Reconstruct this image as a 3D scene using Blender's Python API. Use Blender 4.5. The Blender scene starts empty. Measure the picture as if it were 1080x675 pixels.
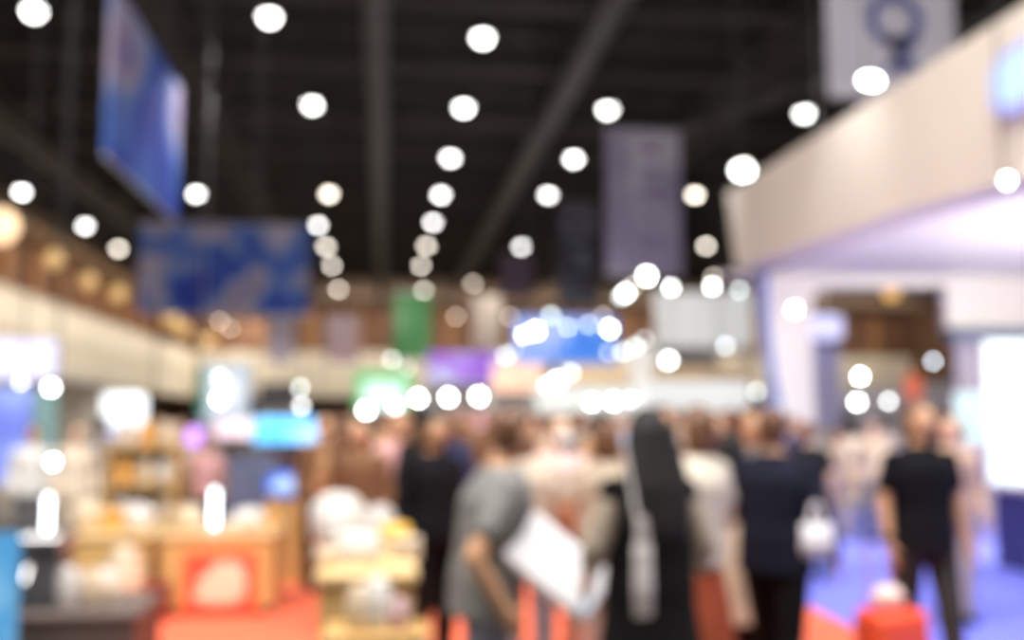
import bpy, bmesh, math, random
from mathutils import Vector, Matrix, Euler

# ------------------------------------------------------------------ camera, world, exposure
scn = bpy.context.scene
col = scn.collection
F_PX = 1050.0
CAM = Vector((0, 0, 1.6))
YAW = math.radians(7.29)      # to the right of the hall's axis (+Y)
PITCH = math.radians(5.575)   # tilted up
cd = bpy.data.cameras.new('camera')
cam = bpy.data.objects.new('camera', cd)
col.objects.link(cam)
cam.location = CAM
cam.rotation_euler = (math.pi / 2 + PITCH, 0, -YAW)
cd.sensor_width = 36
cd.lens = 36 * F_PX / 1080
cd.clip_end = 400
cd.clip_start = 0.05
cd.dof.use_dof = True                    # the photograph is focused right in front of the lens
cd.dof.focus_distance = 0.35
cd.dof.aperture_fstop = 4.5
cd.dof.aperture_blades = 0
scn.camera = cam

w = bpy.data.worlds.new('world')
scn.world = w
w.use_nodes = True
w.node_tree.nodes['Background'].inputs[0].default_value = (1.0, 0.95, 0.9, 1)
w.node_tree.nodes['Background'].inputs[1].default_value = 0.22

vs = scn.view_settings
vs.view_transform = 'Standard'
vs.look = 'None'
vs.exposure = 0.0
vs.gamma = 1.0
vs.use_curve_mapping = False
cy = scn.cycles
cy.use_denoising = True
cy.denoiser = 'OPENIMAGEDENOISE'
cy.denoising_input_passes = 'RGB_ALBEDO_NORMAL'
cy.use_adaptive_sampling = False
cy.max_bounces = 5
cy.diffuse_bounces = 3
cy.glossy_bounces = 2
cy.sample_clamp_indirect = 4.0
cy.caustics_reflective = False
cy.caustics_refractive = False
cy.use_light_tree = True

def area(name, loc, target, size, size_y, power, color=(1, .97, .93)):
    l = bpy.data.lights.new(name, 'AREA')
    l.shape = 'RECTANGLE'
    l.size = size
    l.size_y = size_y
    l.energy = power
    l.color = color
    o = bpy.data.objects.new(name, l)
    col.objects.link(o)
    o.location = loc
    o.rotation_euler = (Vector(target) - Vector(loc)).to_track_quat('-Z', 'Y').to_euler()
    return o

# soft area fills added for the foreground, unseen above the picture's top edge
area('fill_light_aisle', (0, 2, 11.0), (0, 7, 0), 8, 3, 1900)
area('fill_light_stalls', (-5, 3.5, 10.5), (-3.2, 9.5, 0), 4, 3, 430, (1, .94, .84))
area('fill_light_fascia', (-4, 5, 9.0), (5.2, 10.5, 4.3), 2.5, 2.5, 520, (1, .97, .92))
area('fill_light_booth', (6, 3, 11.0), (5, 9, 0), 5, 3, 1150)
# unseen area fills added to brighten the white booth's floor, roof and portal
area('booth_floor_fill', (7.5, 10.5, 3.3), (7.5, 10.5, 0), 3.2, 6, 70, (1, .99, .96))
area('booth_roof_fill', (9.8, 9.5, 2.3), (7.4, 11.5, 3.9), 1.2, 5, 230, (1, .93, .78))
area('booth_portal_fill', (9.0, 9.0, 2.6), (6.6, 15.2, 3.3), 1.6, .8, 170, (1, .95, .86))

# ------------------------------------------------------------------ projection helper (pixel + distance along the hall -> point)
ca, sa, cp, sp = math.cos(YAW), math.sin(YAW), math.cos(PITCH), math.sin(PITCH)
FWD = Vector((sa * cp, ca * cp, sp)); RGT = Vector((ca, -sa, 0)); UPV = Vector((-sa * sp, -ca * sp, cp))

def ray(px, py):
    return FWD + RGT * ((px - 540) / F_PX) + UPV * ((337.5 - py) / F_PX)

def at(px, py, Y):
    r = ray(px, py)
    return CAM + r * (Y / r.y)

def atz(px, py, z):
    r = ray(px, py)
    return CAM + r * ((z - CAM.z) / r.z)

def onx(px, py, X):    # the point of that pixel's ray on the plane x = X
    r = ray(px, py)
    return CAM + r * (X / r.x)

def mpp(Y):            # metres per pixel at that distance
    return Y / F_PX

# ------------------------------------------------------------------ materials
MATS = {}
def mat(name, color, rough=0.6, metal=0.0, emit=0.0, ecol=None, var=0.10, scale=8.0, sheen=0.0):
    if name in MATS:
        return MATS[name]
    m = bpy.data.materials.new(name)
    m.use_nodes = True
    nt = m.node_tree
    b = nt.nodes['Principled BSDF']
    b.inputs['Roughness'].default_value = rough
    b.inputs['Metallic'].default_value = metal
    if sheen:
        b.inputs['Sheen Weight'].default_value = sheen
    if var > 0:
        tc = nt.nodes.new('ShaderNodeTexCoord')
        n = nt.nodes.new('ShaderNodeTexNoise')
        n.inputs['Scale'].default_value = scale
        n.inputs['Detail'].default_value = 3
        r = nt.nodes.new('ShaderNodeValToRGB')
        r.color_ramp.elements[0].position = .3
        r.color_ramp.elements[1].position = .7
        r.color_ramp.elements[0].color = tuple(c * (1 - var) for c in color) + (1,)
        r.color_ramp.elements[1].color = tuple(min(1, c * (1 + var)) for c in color) + (1,)
        nt.links.new(tc.outputs['Object'], n.inputs['Vector'])
        nt.links.new(n.outputs['Fac'], r.inputs['Fac'])
        nt.links.new(r.outputs['Color'], b.inputs['Base Color'])
    else:
        b.inputs['Base Color'].default_value = (*color, 1)
    if emit:
        b.inputs['Emission Color'].default_value = (*(ecol or color), 1)
        b.inputs['Emission Strength'].default_value = emit
    MATS[name] = m
    return m

def lit(name, color, strength):
    return mat(name, tuple(min(1, c * .25) for c in color), .4, 0, strength, color, var=0)

def wood(name, a, b_, scale=3.0, rough=.45):
    if name in MATS:
        return MATS[name]
    m = bpy.data.materials.new(name)
    m.use_nodes = True
    nt = m.node_tree
    b = nt.nodes['Principled BSDF']
    b.inputs['Roughness'].default_value = rough
    tc = nt.nodes.new('ShaderNodeTexCoord')
    mp = nt.nodes.new('ShaderNodeMapping')
    mp.inputs['Scale'].default_value = (scale, scale, scale * 6)
    n = nt.nodes.new('ShaderNodeTexNoise')
    n.inputs['Scale'].default_value = 2
    n.inputs['Detail'].default_value = 6
    r = nt.nodes.new('ShaderNodeValToRGB')
    r.color_ramp.elements[0].position = .35
    r.color_ramp.elements[1].position = .65
    r.color_ramp.elements[0].color = (*a, 1)
    r.color_ramp.elements[1].color = (*b_, 1)
    nt.links.new(tc.outputs['Object'], mp.inputs['Vector'])
    nt.links.new(mp.outputs['Vector'], n.inputs['Vector'])
    nt.links.new(n.outputs['Fac'], r.inputs['Fac'])
    nt.links.new(r.outputs['Color'], b.inputs['Base Color'])
    MATS[name] = m
    return m

def blotch(name, stops, scale=1.2, emit=0.0, seed=0.0, vec_scale=(1, 1, 1)):
    """printed artwork: soft patches of a few inks"""
    if name in MATS:
        return MATS[name]
    m = bpy.data.materials.new(name)
    m.use_nodes = True
    nt = m.node_tree
    b = nt.nodes['Principled BSDF']
    b.inputs['Roughness'].default_value = .6
    tc = nt.nodes.new('ShaderNodeTexCoord')
    mp = nt.nodes.new('ShaderNodeMapping')
    mp.inputs['Location'].default_value = (seed, seed * .7, seed * 1.3)
    mp.inputs['Scale'].default_value = vec_scale
    n = nt.nodes.new('ShaderNodeTexNoise')
    n.inputs['Scale'].default_value = scale
    n.inputs['Detail'].default_value = 1.5
    r = nt.nodes.new('ShaderNodeValToRGB')
    el = r.color_ramp.elements
    el[0].position, el[0].color = stops[0][0], (*stops[0][1], 1)
    el[1].position, el[1].color = stops[-1][0], (*stops[-1][1], 1)
    for p, c in stops[1:-1]:
        e = el.new(p)
        e.color = (*c, 1)
    nt.links.new(tc.outputs['Object'], mp.inputs['Vector'])
    nt.links.new(mp.outputs['Vector'], n.inputs['Vector'])
    nt.links.new(n.outputs['Fac'], r.inputs['Fac'])
    nt.links.new(r.outputs['Color'], b.inputs['Base Color'])
    if emit:
        nt.links.new(r.outputs['Color'], b.inputs['Emission Color'])
        b.inputs['Emission Strength'].default_value = emit
    MATS[name] = m
    return m

WHITE = mat('white_laminate', (.80, .80, .80), .45, var=.04)
OFFWH = mat('cream_laminate', (.72, .66, .57), .55, var=.05, scale=2)
GREYP = mat('grey_laminate', (.35, .35, .38), .5)
BLACK = mat('black_metal', (.015, .015, .017), .45, .3)
DARK = mat('dark_plastic', (.03, .03, .035), .4)
CHROME = mat('brushed_metal', (.55, .55, .56), .3, 1.0, var=.05)
OAK = wood('oak_laminate', (.54, .32, .115), (.64, .41, .16))
OAKTOP = wood('pale_oak_top', (.64, .43, .20), (.72, .53, .28))

# ------------------------------------------------------------------ mesh helpers
class MB:
    def __init__(self):
        self.bm = bmesh.new()

    def box(self, x0, x1, y0, y1, z0, z1, bev=0.0):
        vs_ = bmesh.ops.create_cube(self.bm, size=1)['verts']
        for v in vs_:
            v.co = Vector(((x0 + x1) / 2 + v.co.x * (x1 - x0), (y0 + y1) / 2 + v.co.y * (y1 - y0), (z0 + z1) / 2 + v.co.z * (z1 - z0)))
        if bev > 0:
            es = list({e for v in vs_ for e in v.link_edges})
            bmesh.ops.bevel(self.bm, geom=es, offset=bev, segments=3, profile=.6, affect='EDGES')
        return self

    def rod(self, a, b, r0, r1=None, n=12):
        a, b = Vector(a), Vector(b)
        r1 = r0 if r1 is None else r1
        d = b - a
        vs_ = bmesh.ops.create_cone(self.bm, cap_ends=True, segments=n, radius1=r0, radius2=r1, depth=d.length)['verts']
        M = Matrix.Translation((a + b) / 2) @ d.to_track_quat('Z', 'Y').to_matrix().to_4x4()
        bmesh.ops.transform(self.bm, matrix=M, verts=vs_)
        return self

    def ball(self, c, rx, ry=None, rz=None, u=16, v=10, rot=None):
        ry = rx if ry is None else ry
        rz = rx if rz is None else rz
        vs_ = bmesh.ops.create_uvsphere(self.bm, u_segments=u, v_segments=v, radius=1)['verts']
        M = Matrix.Translation(Vector(c)) @ (rot.to_4x4() if rot is not None else Matrix()) @ Matrix.Diagonal((rx, ry, rz, 1))
        bmesh.ops.transform(self.bm, matrix=M, verts=vs_)
        return self

    def cap(self, a, b, r0, r1, n=12):
        """tapered limb with round ends"""
        self.rod(a, b, r0, r1, n)
        self.ball(a, r0, u=n, v=8)
        self.ball(b, r1, u=n, v=8)
        return self

    def lathe(self, prof, c=(0, 0, 0), n=28, axis=None):
        vs_, rings = [], []
        for r, z in prof:
            ring = []
            for i in range(n):
                t = 2 * math.pi * i / n
                ring.append(self.bm.verts.new((r * math.cos(t), r * math.sin(t), z)))
            rings.append(ring)
            vs_ += ring
        for a, b in zip(rings, rings[1:]):
            for i in range(n):
                self.bm.faces.new((a[i], a[(i + 1) % n], b[(i + 1) % n], b[i]))
        self.bm.faces.new(rings[0][::-1])
        self.bm.faces.new(rings[-1])
        M = Matrix.Translation(Vector(c))
        if axis is not None:
            M = M @ Vector(axis).to_track_quat('Z', 'Y').to_matrix().to_4x4()
        bmesh.ops.transform(self.bm, matrix=M, verts=vs_)
        return self

    def loft(self, rings, n=20, close=True):
        """rings: (cx, cy, cz, rx, ry)"""
        rr = []
        for cx, cy_, cz, rx, ry in rings:
            rr.append([self.bm.verts.new((cx + rx * math.cos(2 * math.pi * i / n), cy_ + ry * math.sin(2 * math.pi * i / n), cz)) for i in range(n)])
        for a, b in zip(rr, rr[1:]):
            for i in range(n):
                self.bm.faces.new((a[i], a[(i + 1) % n], b[(i + 1) % n], b[i]))
        if close:
            self.bm.faces.new(rr[0][::-1])
            self.bm.faces.new(rr[-1])
        return self

    def prism(self, pts, y0, y1):
        """closed outline in the XZ plane, given thickness along Y"""
        a = [self.bm.verts.new((x, y0, z)) for x, z in pts]
        b = [self.bm.verts.new((x, y1, z)) for x, z in pts]
        k = len(pts)
        self.bm.faces.new(a)
        self.bm.faces.new(b[::-1])
        for i in range(k):
            self.bm.faces.new((a[i], b[i], b[(i + 1) % k], a[(i + 1) % k]))
        return self

    def flat(self, pts, z0, z1):
        """closed outline in the XY plane, given thickness along Z"""
        a = [self.bm.verts.new((x, y, z0)) for x, y in pts]
        b = [self.bm.verts.new((x, y, z1)) for x, y in pts]
        k = len(pts)
        self.bm.faces.new(a[::-1])
        self.bm.faces.new(b)
        for i in range(k):
            self.bm.faces.new((a[i], a[(i + 1) % k], b[(i + 1) % k], b[i]))
        return self

    def build(self, name, m, parent=None, smooth=False, loc=None, rot=None):
        bmesh.ops.recalc_face_normals(self.bm, faces=self.bm.faces)
        me = bpy.data.meshes.new(name)
        self.bm.to_mesh(me)
        self.bm.free()
        me.materials.append(m)
        if smooth:
            for p in me.polygons:
                p.use_smooth = True
        o = bpy.data.objects.new(name, me)
        col.objects.link(o)
        if parent is not None:
            o.parent = parent
        if loc is not None:
            o.location = loc
        if rot is not None:
            o.rotation_euler = rot
        return o

def tag(o, label, cat, group=None):
    o['label'] = label
    o['category'] = cat
    if group:
        o['group'] = group
    return o

def struct(o):
    o['kind'] = 'structure'
    return o

def thing(name, label, cat, loc=(0, 0, 0), rz=0.0, group=None):
    o = bpy.data.objects.new(name, None)
    col.objects.link(o)
    o.location = loc
    o.rotation_euler = (0, 0, rz)
    o.empty_display_size = .1
    return tag(o, label, cat, group)

def dup(root, loc, rz=None, label=None, group=None, override=None):
    kids = list(root.children)
    r = root.copy()
    col.objects.link(r)
    r.location = loc
    if rz is not None:
        r.rotation_euler = (0, 0, rz)
    if label:
        r['label'] = label
    if group:
        r['group'] = group
    for ch in kids:
        c = ch.copy()
        col.objects.link(c)
        c.parent = r
        for g in list(ch.children):
            d = g.copy()
            col.objects.link(d)
            d.parent = c
            if override and d.name.split('.')[0] in override:
                d.material_slots[0].link = 'OBJECT'
                d.material_slots[0].material = override[d.name.split('.')[0]]
        if override and c.name.split('.')[0] in override:
            c.material_slots[0].link = 'OBJECT'
            c.material_slots[0].material = override[c.name.split('.')[0]]
    return r

def text_part(s, size, m, parent, loc, rot, name='lettering', extrude=.004):
    c = bpy.data.curves.new(name, 'FONT')
    c.body = s
    c.size = size
    c.extrude = extrude
    c.offset = size * .025
    c.align_x = 'CENTER'
    c.align_y = 'CENTER'
    tmp = bpy.data.objects.new('letters', c)
    col.objects.link(tmp)
    bpy.context.view_layer.update()
    me = bpy.data.meshes.new_from_object(tmp)
    bpy.data.objects.remove(tmp)
    bpy.data.curves.remove(c)
    me.materials.clear()
    me.materials.append(m)
    o = bpy.data.objects.new(name, me)
    col.objects.link(o)
    o.parent = parent
    o.location = loc
    o.rotation_euler = rot
    return o

def spot(name, loc, target, power, angle=100, blend=.6, radius=.12, color=(1, .96, .9), parent=None):
    l = bpy.data.lights.new(name, 'SPOT')
    l.energy = power
    l.spot_size = math.radians(angle)
    l.spot_blend = blend
    l.shadow_soft_size = radius
    l.color = color
    o = bpy.data.objects.new(name, l)
    col.objects.link(o)
    o.location = loc
    o.rotation_euler = (Vector(target) - Vector(loc)).to_track_quat('-Z', 'Y').to_euler()
    return o

# ------------------------------------------------------------------ the hall
XL, XR, YB, ZC = -24.0, 56.0, 108.0, 16.0
struct(MB().box(XL, XR, -8, YB, -.2, 0).build('floor', mat('hall_floor', (.22, .19, .17), .6, scale=1.5)))
struct(MB().box(XL, XR, -8, YB + .5, ZC, ZC + .3).build('ceiling', mat('hall_ceiling', (.006, .0055, .006), .9, var=.3, scale=.3)))
struct(MB().box(XL - .4, XL, -8, YB, 0, ZC).build('wall_left', mat('dark_wall', (.16, .085, .045), .8, var=.25, scale=.5)))
struct(MB().box(XR, XR + .4, -8, YB, 0, ZC).build('wall_right', MATS['dark_wall']))
struct(MB().box(XL - .4, XR + .4, YB, YB + .4, 0, ZC).build('wall_back', MATS['dark_wall']))
TRUSS = mat('brown_steel', (.045, .036, .032), .75, var=.3, scale=.6)
TRUSS2 = mat('grey_duct', (.06, .057, .057), .6, var=.2, scale=.6)

def truss_along(name, x, y0, y1, z, w_=.5, h=.9, m=TRUSS, step=2.6):
    b = MB()
    for dx in (-w_ / 2, w_ / 2):
        for dz in (0, h):
            b.box(x + dx - .07, x + dx + .07, y0, y1, z + dz - .07, z + dz + .07)
    y, k = y0, 0
    while y < y1 - .1:
        for dx in (-w_ / 2, w_ / 2):
            b.rod((x + dx, y, z + (h if k % 2 else 0)), (x + dx, min(y + step, y1), z + (0 if k % 2 else h)), .05, n=6)
        b.box(x - w_ / 2, x + w_ / 2, y - .04, y + .04, z - .05, z + .03)
        y += step
        k += 1
    return struct(b.build(name, m))

def truss_across(name, y, x0, x1, z, h=1.1, m=TRUSS, step=2.4, d=.35):
    b = MB()
    for dz in (0, h):
        b.box(x0, x1, y - d / 2, y + d / 2, z + dz - .09, z + dz + .09)
    x, k = x0, 0
    while x < x1 - .1:
        b.rod((x, y, z + (h if k % 2 else 0)), (min(x + step, x1), y, z + (0 if k % 2 else h)), .06, n=6)
        b.rod((x, y, z), (x, y, z + h), .05, n=6)
        x += step
        k += 1
    return struct(b.build(name, m))

def duct(name, x, y0, y1, z, r, m=TRUSS2):
    b = MB()
    b.rod((x, y0, z), (x, y1, z), r, n=20)
    y = y0
    while y < y1:
        b.rod((x, y, z), (x, y + .12, z), r * 1.06, n=20)
        y += 3
    return struct(b.build(name, m, smooth=False))

duct('beam_duct_centre', -0.35, 14, 92, 12.6, .36)
duct('beam_duct_right', 6.3, 14, 92, 13.2, .42)
truss_along('beam_left', -6.7, 14, 100, 12.6, .8)
truss_along('beam_left_far', -15.0, 22, 100, 13.0, .8)
truss_along('beam_right', 12.6, 20, 100, 12.8, .8)
truss_along('beam_right_far', 22.0, 24, 100, 13.0, .8)
for i, y in enumerate((27.5, 33.5, 39, 45, 54, 66, 80)):
    truss_across('beam_cross', y, XL + .1, XR - .1, 13.4 + .2 * (i % 2), 1.2)
struct(MB().box(XL + 4, XR - .1, 94, 94.4, 12.6, 14.6).build('beam_bulkhead', mat('brown_bulkhead', (.17, .11, .075), .8, var=.2, scale=.4)))
# diagonal roof brace near the picture's upper right
struct(MB().rod((17.5, 24, 12.9), (10.5, 42, 13.3), .22, n=8).build('beam_brace', TRUSS2))

# gallery on the left and at the far end
CREAM = mat('cream_fascia', (.74, .66, .53), .7, var=.05, scale=.4)
GBROWN = mat('gallery_brown', (.19, .09, .05), .75, var=.25, scale=.6)
struct(MB().box(-19.4, -19.0, 20, 100.4, 3.6, 8.2, .06).build('wall_gallery_left', CREAM))
struct(MB().box(XL, -19.4, 20, 100.4, 3.6, 4.0).build('floor_gallery_left', CREAM))
struct(MB().box(-19.4, XR, 100.0, 100.4, 3.6, 8.0, .06).build('wall_gallery_back', CREAM))
struct(MB().box(-19.4, XR, 100.4, YB, 3.6, 4.0).build('floor_gallery_back', CREAM))
b = MB()
b.box(-18.98, -18.9, 20, 100, 5.95, 6.1)
b.box(-18.98, -18.88, 20, 100, 3.6, 3.75)
b.box(-18.98, -18.86, 20, 100, 8.0, 8.2)
struct(b.build('trim_gallery_left', mat('cream_trim', (.62, .52, .40), .7)))
struct(MB().box(-23.6, -23.2, 20, 101, 8.0, 12.6).build('wall_gallery_upper_left', GBROWN))
struct(MB().box(-23.5, XR, 101.5, 102, 7.9, 12.4).build('wall_gallery_upper_back', GBROWN))
for i in range(14):
    y = 30 + i * 5.4
    struct(MB().box(-23.2, -22.7, y, y + 1.1, 4.0, 12.6, .05).build('pillar_gallery', mat('orange_brown_pillar', (.36, .18, .075), .7)))
for i in range(16):
    x = -17 + i * 4.6
    struct(MB().box(x, x + .9, 101.0, 101.5, 4.0, 12.4, .05).build('pillar_gallery', mat('orange_brown_pillar', (.36, .18, .075), .7)))
struct(MB().box(-23.2, -20.2, 20, 101, 12.5, 12.75).build('ceiling_gallery_left', mat('gallery_soffit', (.30, .20, .12), .8)))

WARM = lit('warm_globe_glow', (1.0, .62, .25), .75)
WARMP = lit('peach_globe_glow', (1.0, .68, .40), 1.7)
def globe_lamp(px, py, Y, d, m, label, group):
    p = at(px, py, Y)
    r = d / 2 * mpp(Y)
    t = thing('gallery_lamp', label, 'lamp', p, 0, group)
    MB().ball((0, 0, 0), r, r, r * 1.1).build('globe', m, t, True)
    MB().lathe([(r * .5, r * .95), (r * .55, r * 1.25), (r * .2, r * 1.3)], n=16).build('cap', BLACK, t, True)
    MB().rod((0, 0, r * 1.2), (0, 0, 15.995 - p.z), .02, n=8).build('rod', BLACK, t)
    return t
glist = [(0, 238, 44, 34, WARMP, 'big peach glowing gallery lamp at the picture edge'),
         (57, 273, 54, 17, WARM, 'amber gallery lamp, second after the big peach one'),
         (93, 296, 62, 15, WARM, 'amber gallery lamp, third after the big peach one'),
         (125, 309, 70, 15, WARM, 'amber gallery lamp below the blue hanging banner edge'),
         (180, 336, 84, 17, WARM, 'amber gallery lamp under the wide blue banner'),
         (193, 347, 88, 14, WARM, 'amber gallery lamp beside its twin under the wide blue banner'),
         (217, 360, 92.5, 13, WARM, 'small amber gallery lamp by the gallery corner'),
         (940, 308, 92, 17, lit('orange_globe_glow', (1, .55, .15), 1.2), 'orange gallery lamp seen through the white booth'),
         (868, 318, 96, 8, WARM, 'amber gallery lamp seen beside the white booth pillar')]
for g in glist:
    globe_lamp(g[0], g[1], g[2], g[3], g[4], g[5], 'gallery lamps')
def strip(name, loc, target, length, along, width, power, color):
    l = bpy.data.lights.new(name, 'AREA')
    l.shape = 'RECTANGLE'
    l.size, l.size_y = length, width
    l.energy = power
    l.color = color
    o = bpy.data.objects.new(name, l)
    col.objects.link(o)
    z_ = (Vector(loc) - Vector(target)).normalized()          # area lights shine along -Z
    x_ = Vector(along).normalized()
    y_ = z_.cross(x_)
    o.matrix_world = Matrix.Translation(loc) @ Matrix((x_, y_, z_)).transposed().to_4x4()
strip('gallery_fill_strip', (-20.3, 64, 12.3), (-23.2, 64, 9.0), 76, (0, 1, 0), .3, 520, (1, .66, .36))  # unseen strips added to spread warm light over the gallery walls
strip('gallery_fill_strip', (18, 97, 12.5), (18, 101.5, 9.6), 74, (1, 0, 0), .3, 260, (1, .62, .34))
strip('fascia_fill_strip', (-12.5, 66, 10.8), (-19, 66, 5.9), 74, (0, 1, 0), .5, 4200, (1, .93, .82))  # added strips, turned away from the camera, brighten the cream fascias
strip('fascia_fill_strip', (18, 91, 11.4), (18, 100, 5.8), 70, (1, 0, 0), .5, 4600, (1, .93, .82))

# ------------------------------------------------------------------ high-bay lamps under the roof
GLOW = {'w': lit('cool_white_diffuser', (1.0, .99, .96), 13.0), 'c': lit('cream_white_diffuser', (1.0, .90, .77), 11.5),
        'd': lit('dim_cream_diffuser', (1.0, .85, .70), 8.0)}
def make_highbay(kind, r=.21, rod=4.42):
    t = thing('high_bay_lamp', 'x', 'ceiling lamp', (0, 0, 0), 0, 'high-bay lamps')
    MB().lathe([(r * .35, .62), (r * .42, .30), (r * .98, .06), (r * 1.06, 0), (r * 1.0, -.01)], n=24).build('reflector', BLACK, t, True)
    MB().lathe([(r * 1.0, 0), (r * .97, -.06), (r * .84, -.13), (r * .58, -.18), (r * .2, -.2)], n=24).build('diffuser', GLOW[kind], t, True)
    MB().rod((0, 0, .6), (0, 0, rod), .02, n=8).build('rod', BLACK, t)
    return t
ORD = ['first', 'second', 'third', 'fourth', 'fifth', 'sixth', 'seventh', 'eighth', 'ninth', 'tenth']
rows = [
    ('in the central row', [(509, 38, 'w'), (489, 112, 'w'), (475, 165, 'w'), (465, 204, 'w'), (457, 233, 'w'), (450, 258, 'c'), (444, 279, 'c'), (447, 305, 'c')]),
    ('in the row beside the slanting grey beam', [(641, 114, 'w'), (605, 166, 'w'), (578, 204, 'w'), (550, 259, 'w'), (537, 277, 'c'), (499, 298, 'd'), (481, 333, 'd'), (538, 333, 'd')]),
    ('in the row above the pale purple banner and booth', [(848, 118, 'w'), (783, 173, 'c'), (733, 204, 'c'), (745, 258, 'c'), (752, 291, 'd')]),
    ('in the row between central duct and blue banners', [(284, 16, 'w'), (329, 109, 'w'), (347, 203, 'c'), (336, 236, 'w'), (344, 259, 'c'), (350, 279, 'c'), (357, 304, 'c'), (374, 335, 'd')]),
    ('in the row crossing the wide blue banner', [(207, 203, 'w'), (216, 237, 'w'), (232, 338, 'd'), (243, 345, 'd')]),
    ('in the row above the gallery', [(36, 10, 'w'), (23, 201, 'w'), (90, 237, 'w'), (125, 261, 'c')]),
]
bays = {k: None for k in 'wcd'}
for phrase, lst in rows:
    for i, (px, py, k) in enumerate(lst):
        p = atz(px, py, 11.6 if py < 330 else 10.4)
        label = 'ceiling lamp, %s from the top %s' % (ORD[i], phrase)
        k = k if py < 330 else k + 'low'
        if bays.get(k) is None:
            bays[k] = make_highbay(k[0], rod=4.42 if py < 330 else 5.62)
            o = bays[k]
            o.location = p
            o['label'] = label
        else:
            o = dup(bays[k], p, label=label)
        if 22 < p.y < 70:
            spot('high_bay_beam', p - Vector((0, 0, .25)), p - Vector((0, 0, 5)), 300 if p.x < -13 else 2400, 118, .5, .2)

# ------------------------------------------------------------------ hanging banners
def banner(name, label, px0, px1, py0, py1, Y, m, thick=.05, cable_top=16.01, rim=None, cables=2):
    a = at(px0, py1, Y)
    c = at(px1, py1, Y)
    top = at((px0 + px1) / 2, py0, Y).z
    wdt, hgt = c.x - a.x, top - a.z
    t = thing(name, label, 'banner', ((a.x + c.x) / 2, Y, a.z))
    MB().box(-wdt / 2, wdt / 2, -thick / 2, thick / 2, 0, hgt, .008).build('cloth', m, t)
    MB().rod((-wdt / 2 - .05, 0, hgt), (wdt / 2 + .05, 0, hgt), .035, n=10).build('top_rail', CHROME, t)
    MB().rod((-wdt / 2 - .03, 0, 0), (wdt / 2 + .03, 0, 0), .03, n=10).build('bottom_rail', CHROME, t)
    for s in (-1, 1):
        MB().rod((s * wdt * .42, 0, hgt), (s * wdt * .42, 0, cable_top - a.z), .012, n=6).build('cable', BLACK, t)
    return t, wdt, hgt

BLUEART = blotch('blue_artwork_glow', [(.0, (.010, .02, .20)), (.36, (.012, .035, .34)), (.43, (.04, .12, .45)), (.50, (.20, .24, .44)), (.57, (.34, .29, .40)), (.64, (.26, .19, .30)), (.75, (.05, .10, .40))], scale=.42, seed=3.1, emit=.12)  # faint emission added to lift the printed cloth, which is no lamp
# long banner running along the hall
Xb = -4.9
pA, pB, pC = onx(184, 233, Xb), onx(111, 164, Xb), onx(184, 86, Xb)
zb = (pA.z + pB.z) / 2
hb_ = pC.z - zb
yl, yh = (pA.y + pB.y) / 2, (pA.y - pB.y) / 2
t = thing('hanging_banner', 'blue printed banner hanging lengthwise, slanting away in perspective high up', 'banner', (Xb, yl, zb))
MB().box(-.06, .06, -yh, yh, 0, hb_, .01).build('cloth', BLUEART, t)
MB().rod((0, -yh - .05, hb_), (0, yh + .05, hb_), .04, n=10).build('top_rail', CHROME, t)
MB().rod((0, -yh - .05, 0), (0, yh + .05, 0), .04, n=10).build('bottom_rail', CHROME, t)
for s in (-1, 1):
    MB().rod((0, s * yh * .85, hb_), (0, s * yh * .85, 16.01 - zb), .015, n=6).build('cable', BLACK, t)
BLUEART2 = blotch('blue_artwork_wide_glow', [(.0, (.012, .02, .22)), (.38, (.012, .035, .32)), (.44, (.03, .10, .40)), (.50, (.14, .18, .40)), (.56, (.36, .32, .42)), (.63, (.24, .20, .32)), (.75, (.03, .06, .32))], scale=.5, seed=9.4, emit=.12)  # this cloth gets the same added emission in its ink colours
banner('hanging_banner', 'wide blue printed banner hanging across the hall above the gallery corner', 145, 325, 236, 331, 42, BLUEART2)

LAV = blotch('lavender_print', [(.0, (.20, .16, .28)), (.45, (.27, .23, .36)), (.6, (.46, .42, .52)), (.75, (.62, .58, .62))], scale=.45, seed=1.7)
t, wd, hg = banner('hanging_banner', 'tall pale purple banner with faint dark lettering beside the white booth', 640, 719, 137, 290, 30, LAV)
FAINT = mat('faint_purple_ink', (.16, .12, .24), .7)
for i in range(5):                      # the blurred column of print down its middle: plain soft patches
    MB().ball((wd * .12, -.028, hg * (.86 - .155 * i)), .24, .006, .17).build('print_patch', FAINT, t, True)
DKB = mat('dark_grey_cloth', (.035, .035, .05), .8, var=.2, scale=1)
t, wd, hg = banner('hanging_banner', 'dark grey banner with a pale letter ring beside the pale purple banner', 588, 632, 215, 322, 47.4, DKB)
INKG = mat('pale_grey_ink', (.16, .16, .22), .7)
text_part('O', 1.9, INKG, t, (0, -.04, hg * .78), (math.pi / 2, 0, 0))
text_part('M', 1.5, INKG, t, (0, -.04, hg * .46), (math.pi / 2, math.pi / 2, 0))
LAVW = mat('lavender_white_cloth', (.56, .53, .62), .7, var=.12, scale=.6)
t, wd, hg = banner('hanging_banner', 'pale banner with navy stacked letters above the white booth', 874, 1010, -60, 103, 19, LAVW)
NAVY = mat('navy_ink', (.07, .09, .30), .7)
m1 = mpp(19)
text_part('O', 88 * m1, NAVY, t, (4 * m1, -.04, 92 * m1), (math.pi / 2, 0, 0))
text_part('M', 58 * m1, NAVY, t, (8 * m1, -.04, 55 * m1), (math.pi / 2, math.pi / 2, 0))
text_part('I', 30 * m1, NAVY, t, (14 * m1, -.04, 27 * m1), (math.pi / 2, math.pi / 2, 0))
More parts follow.
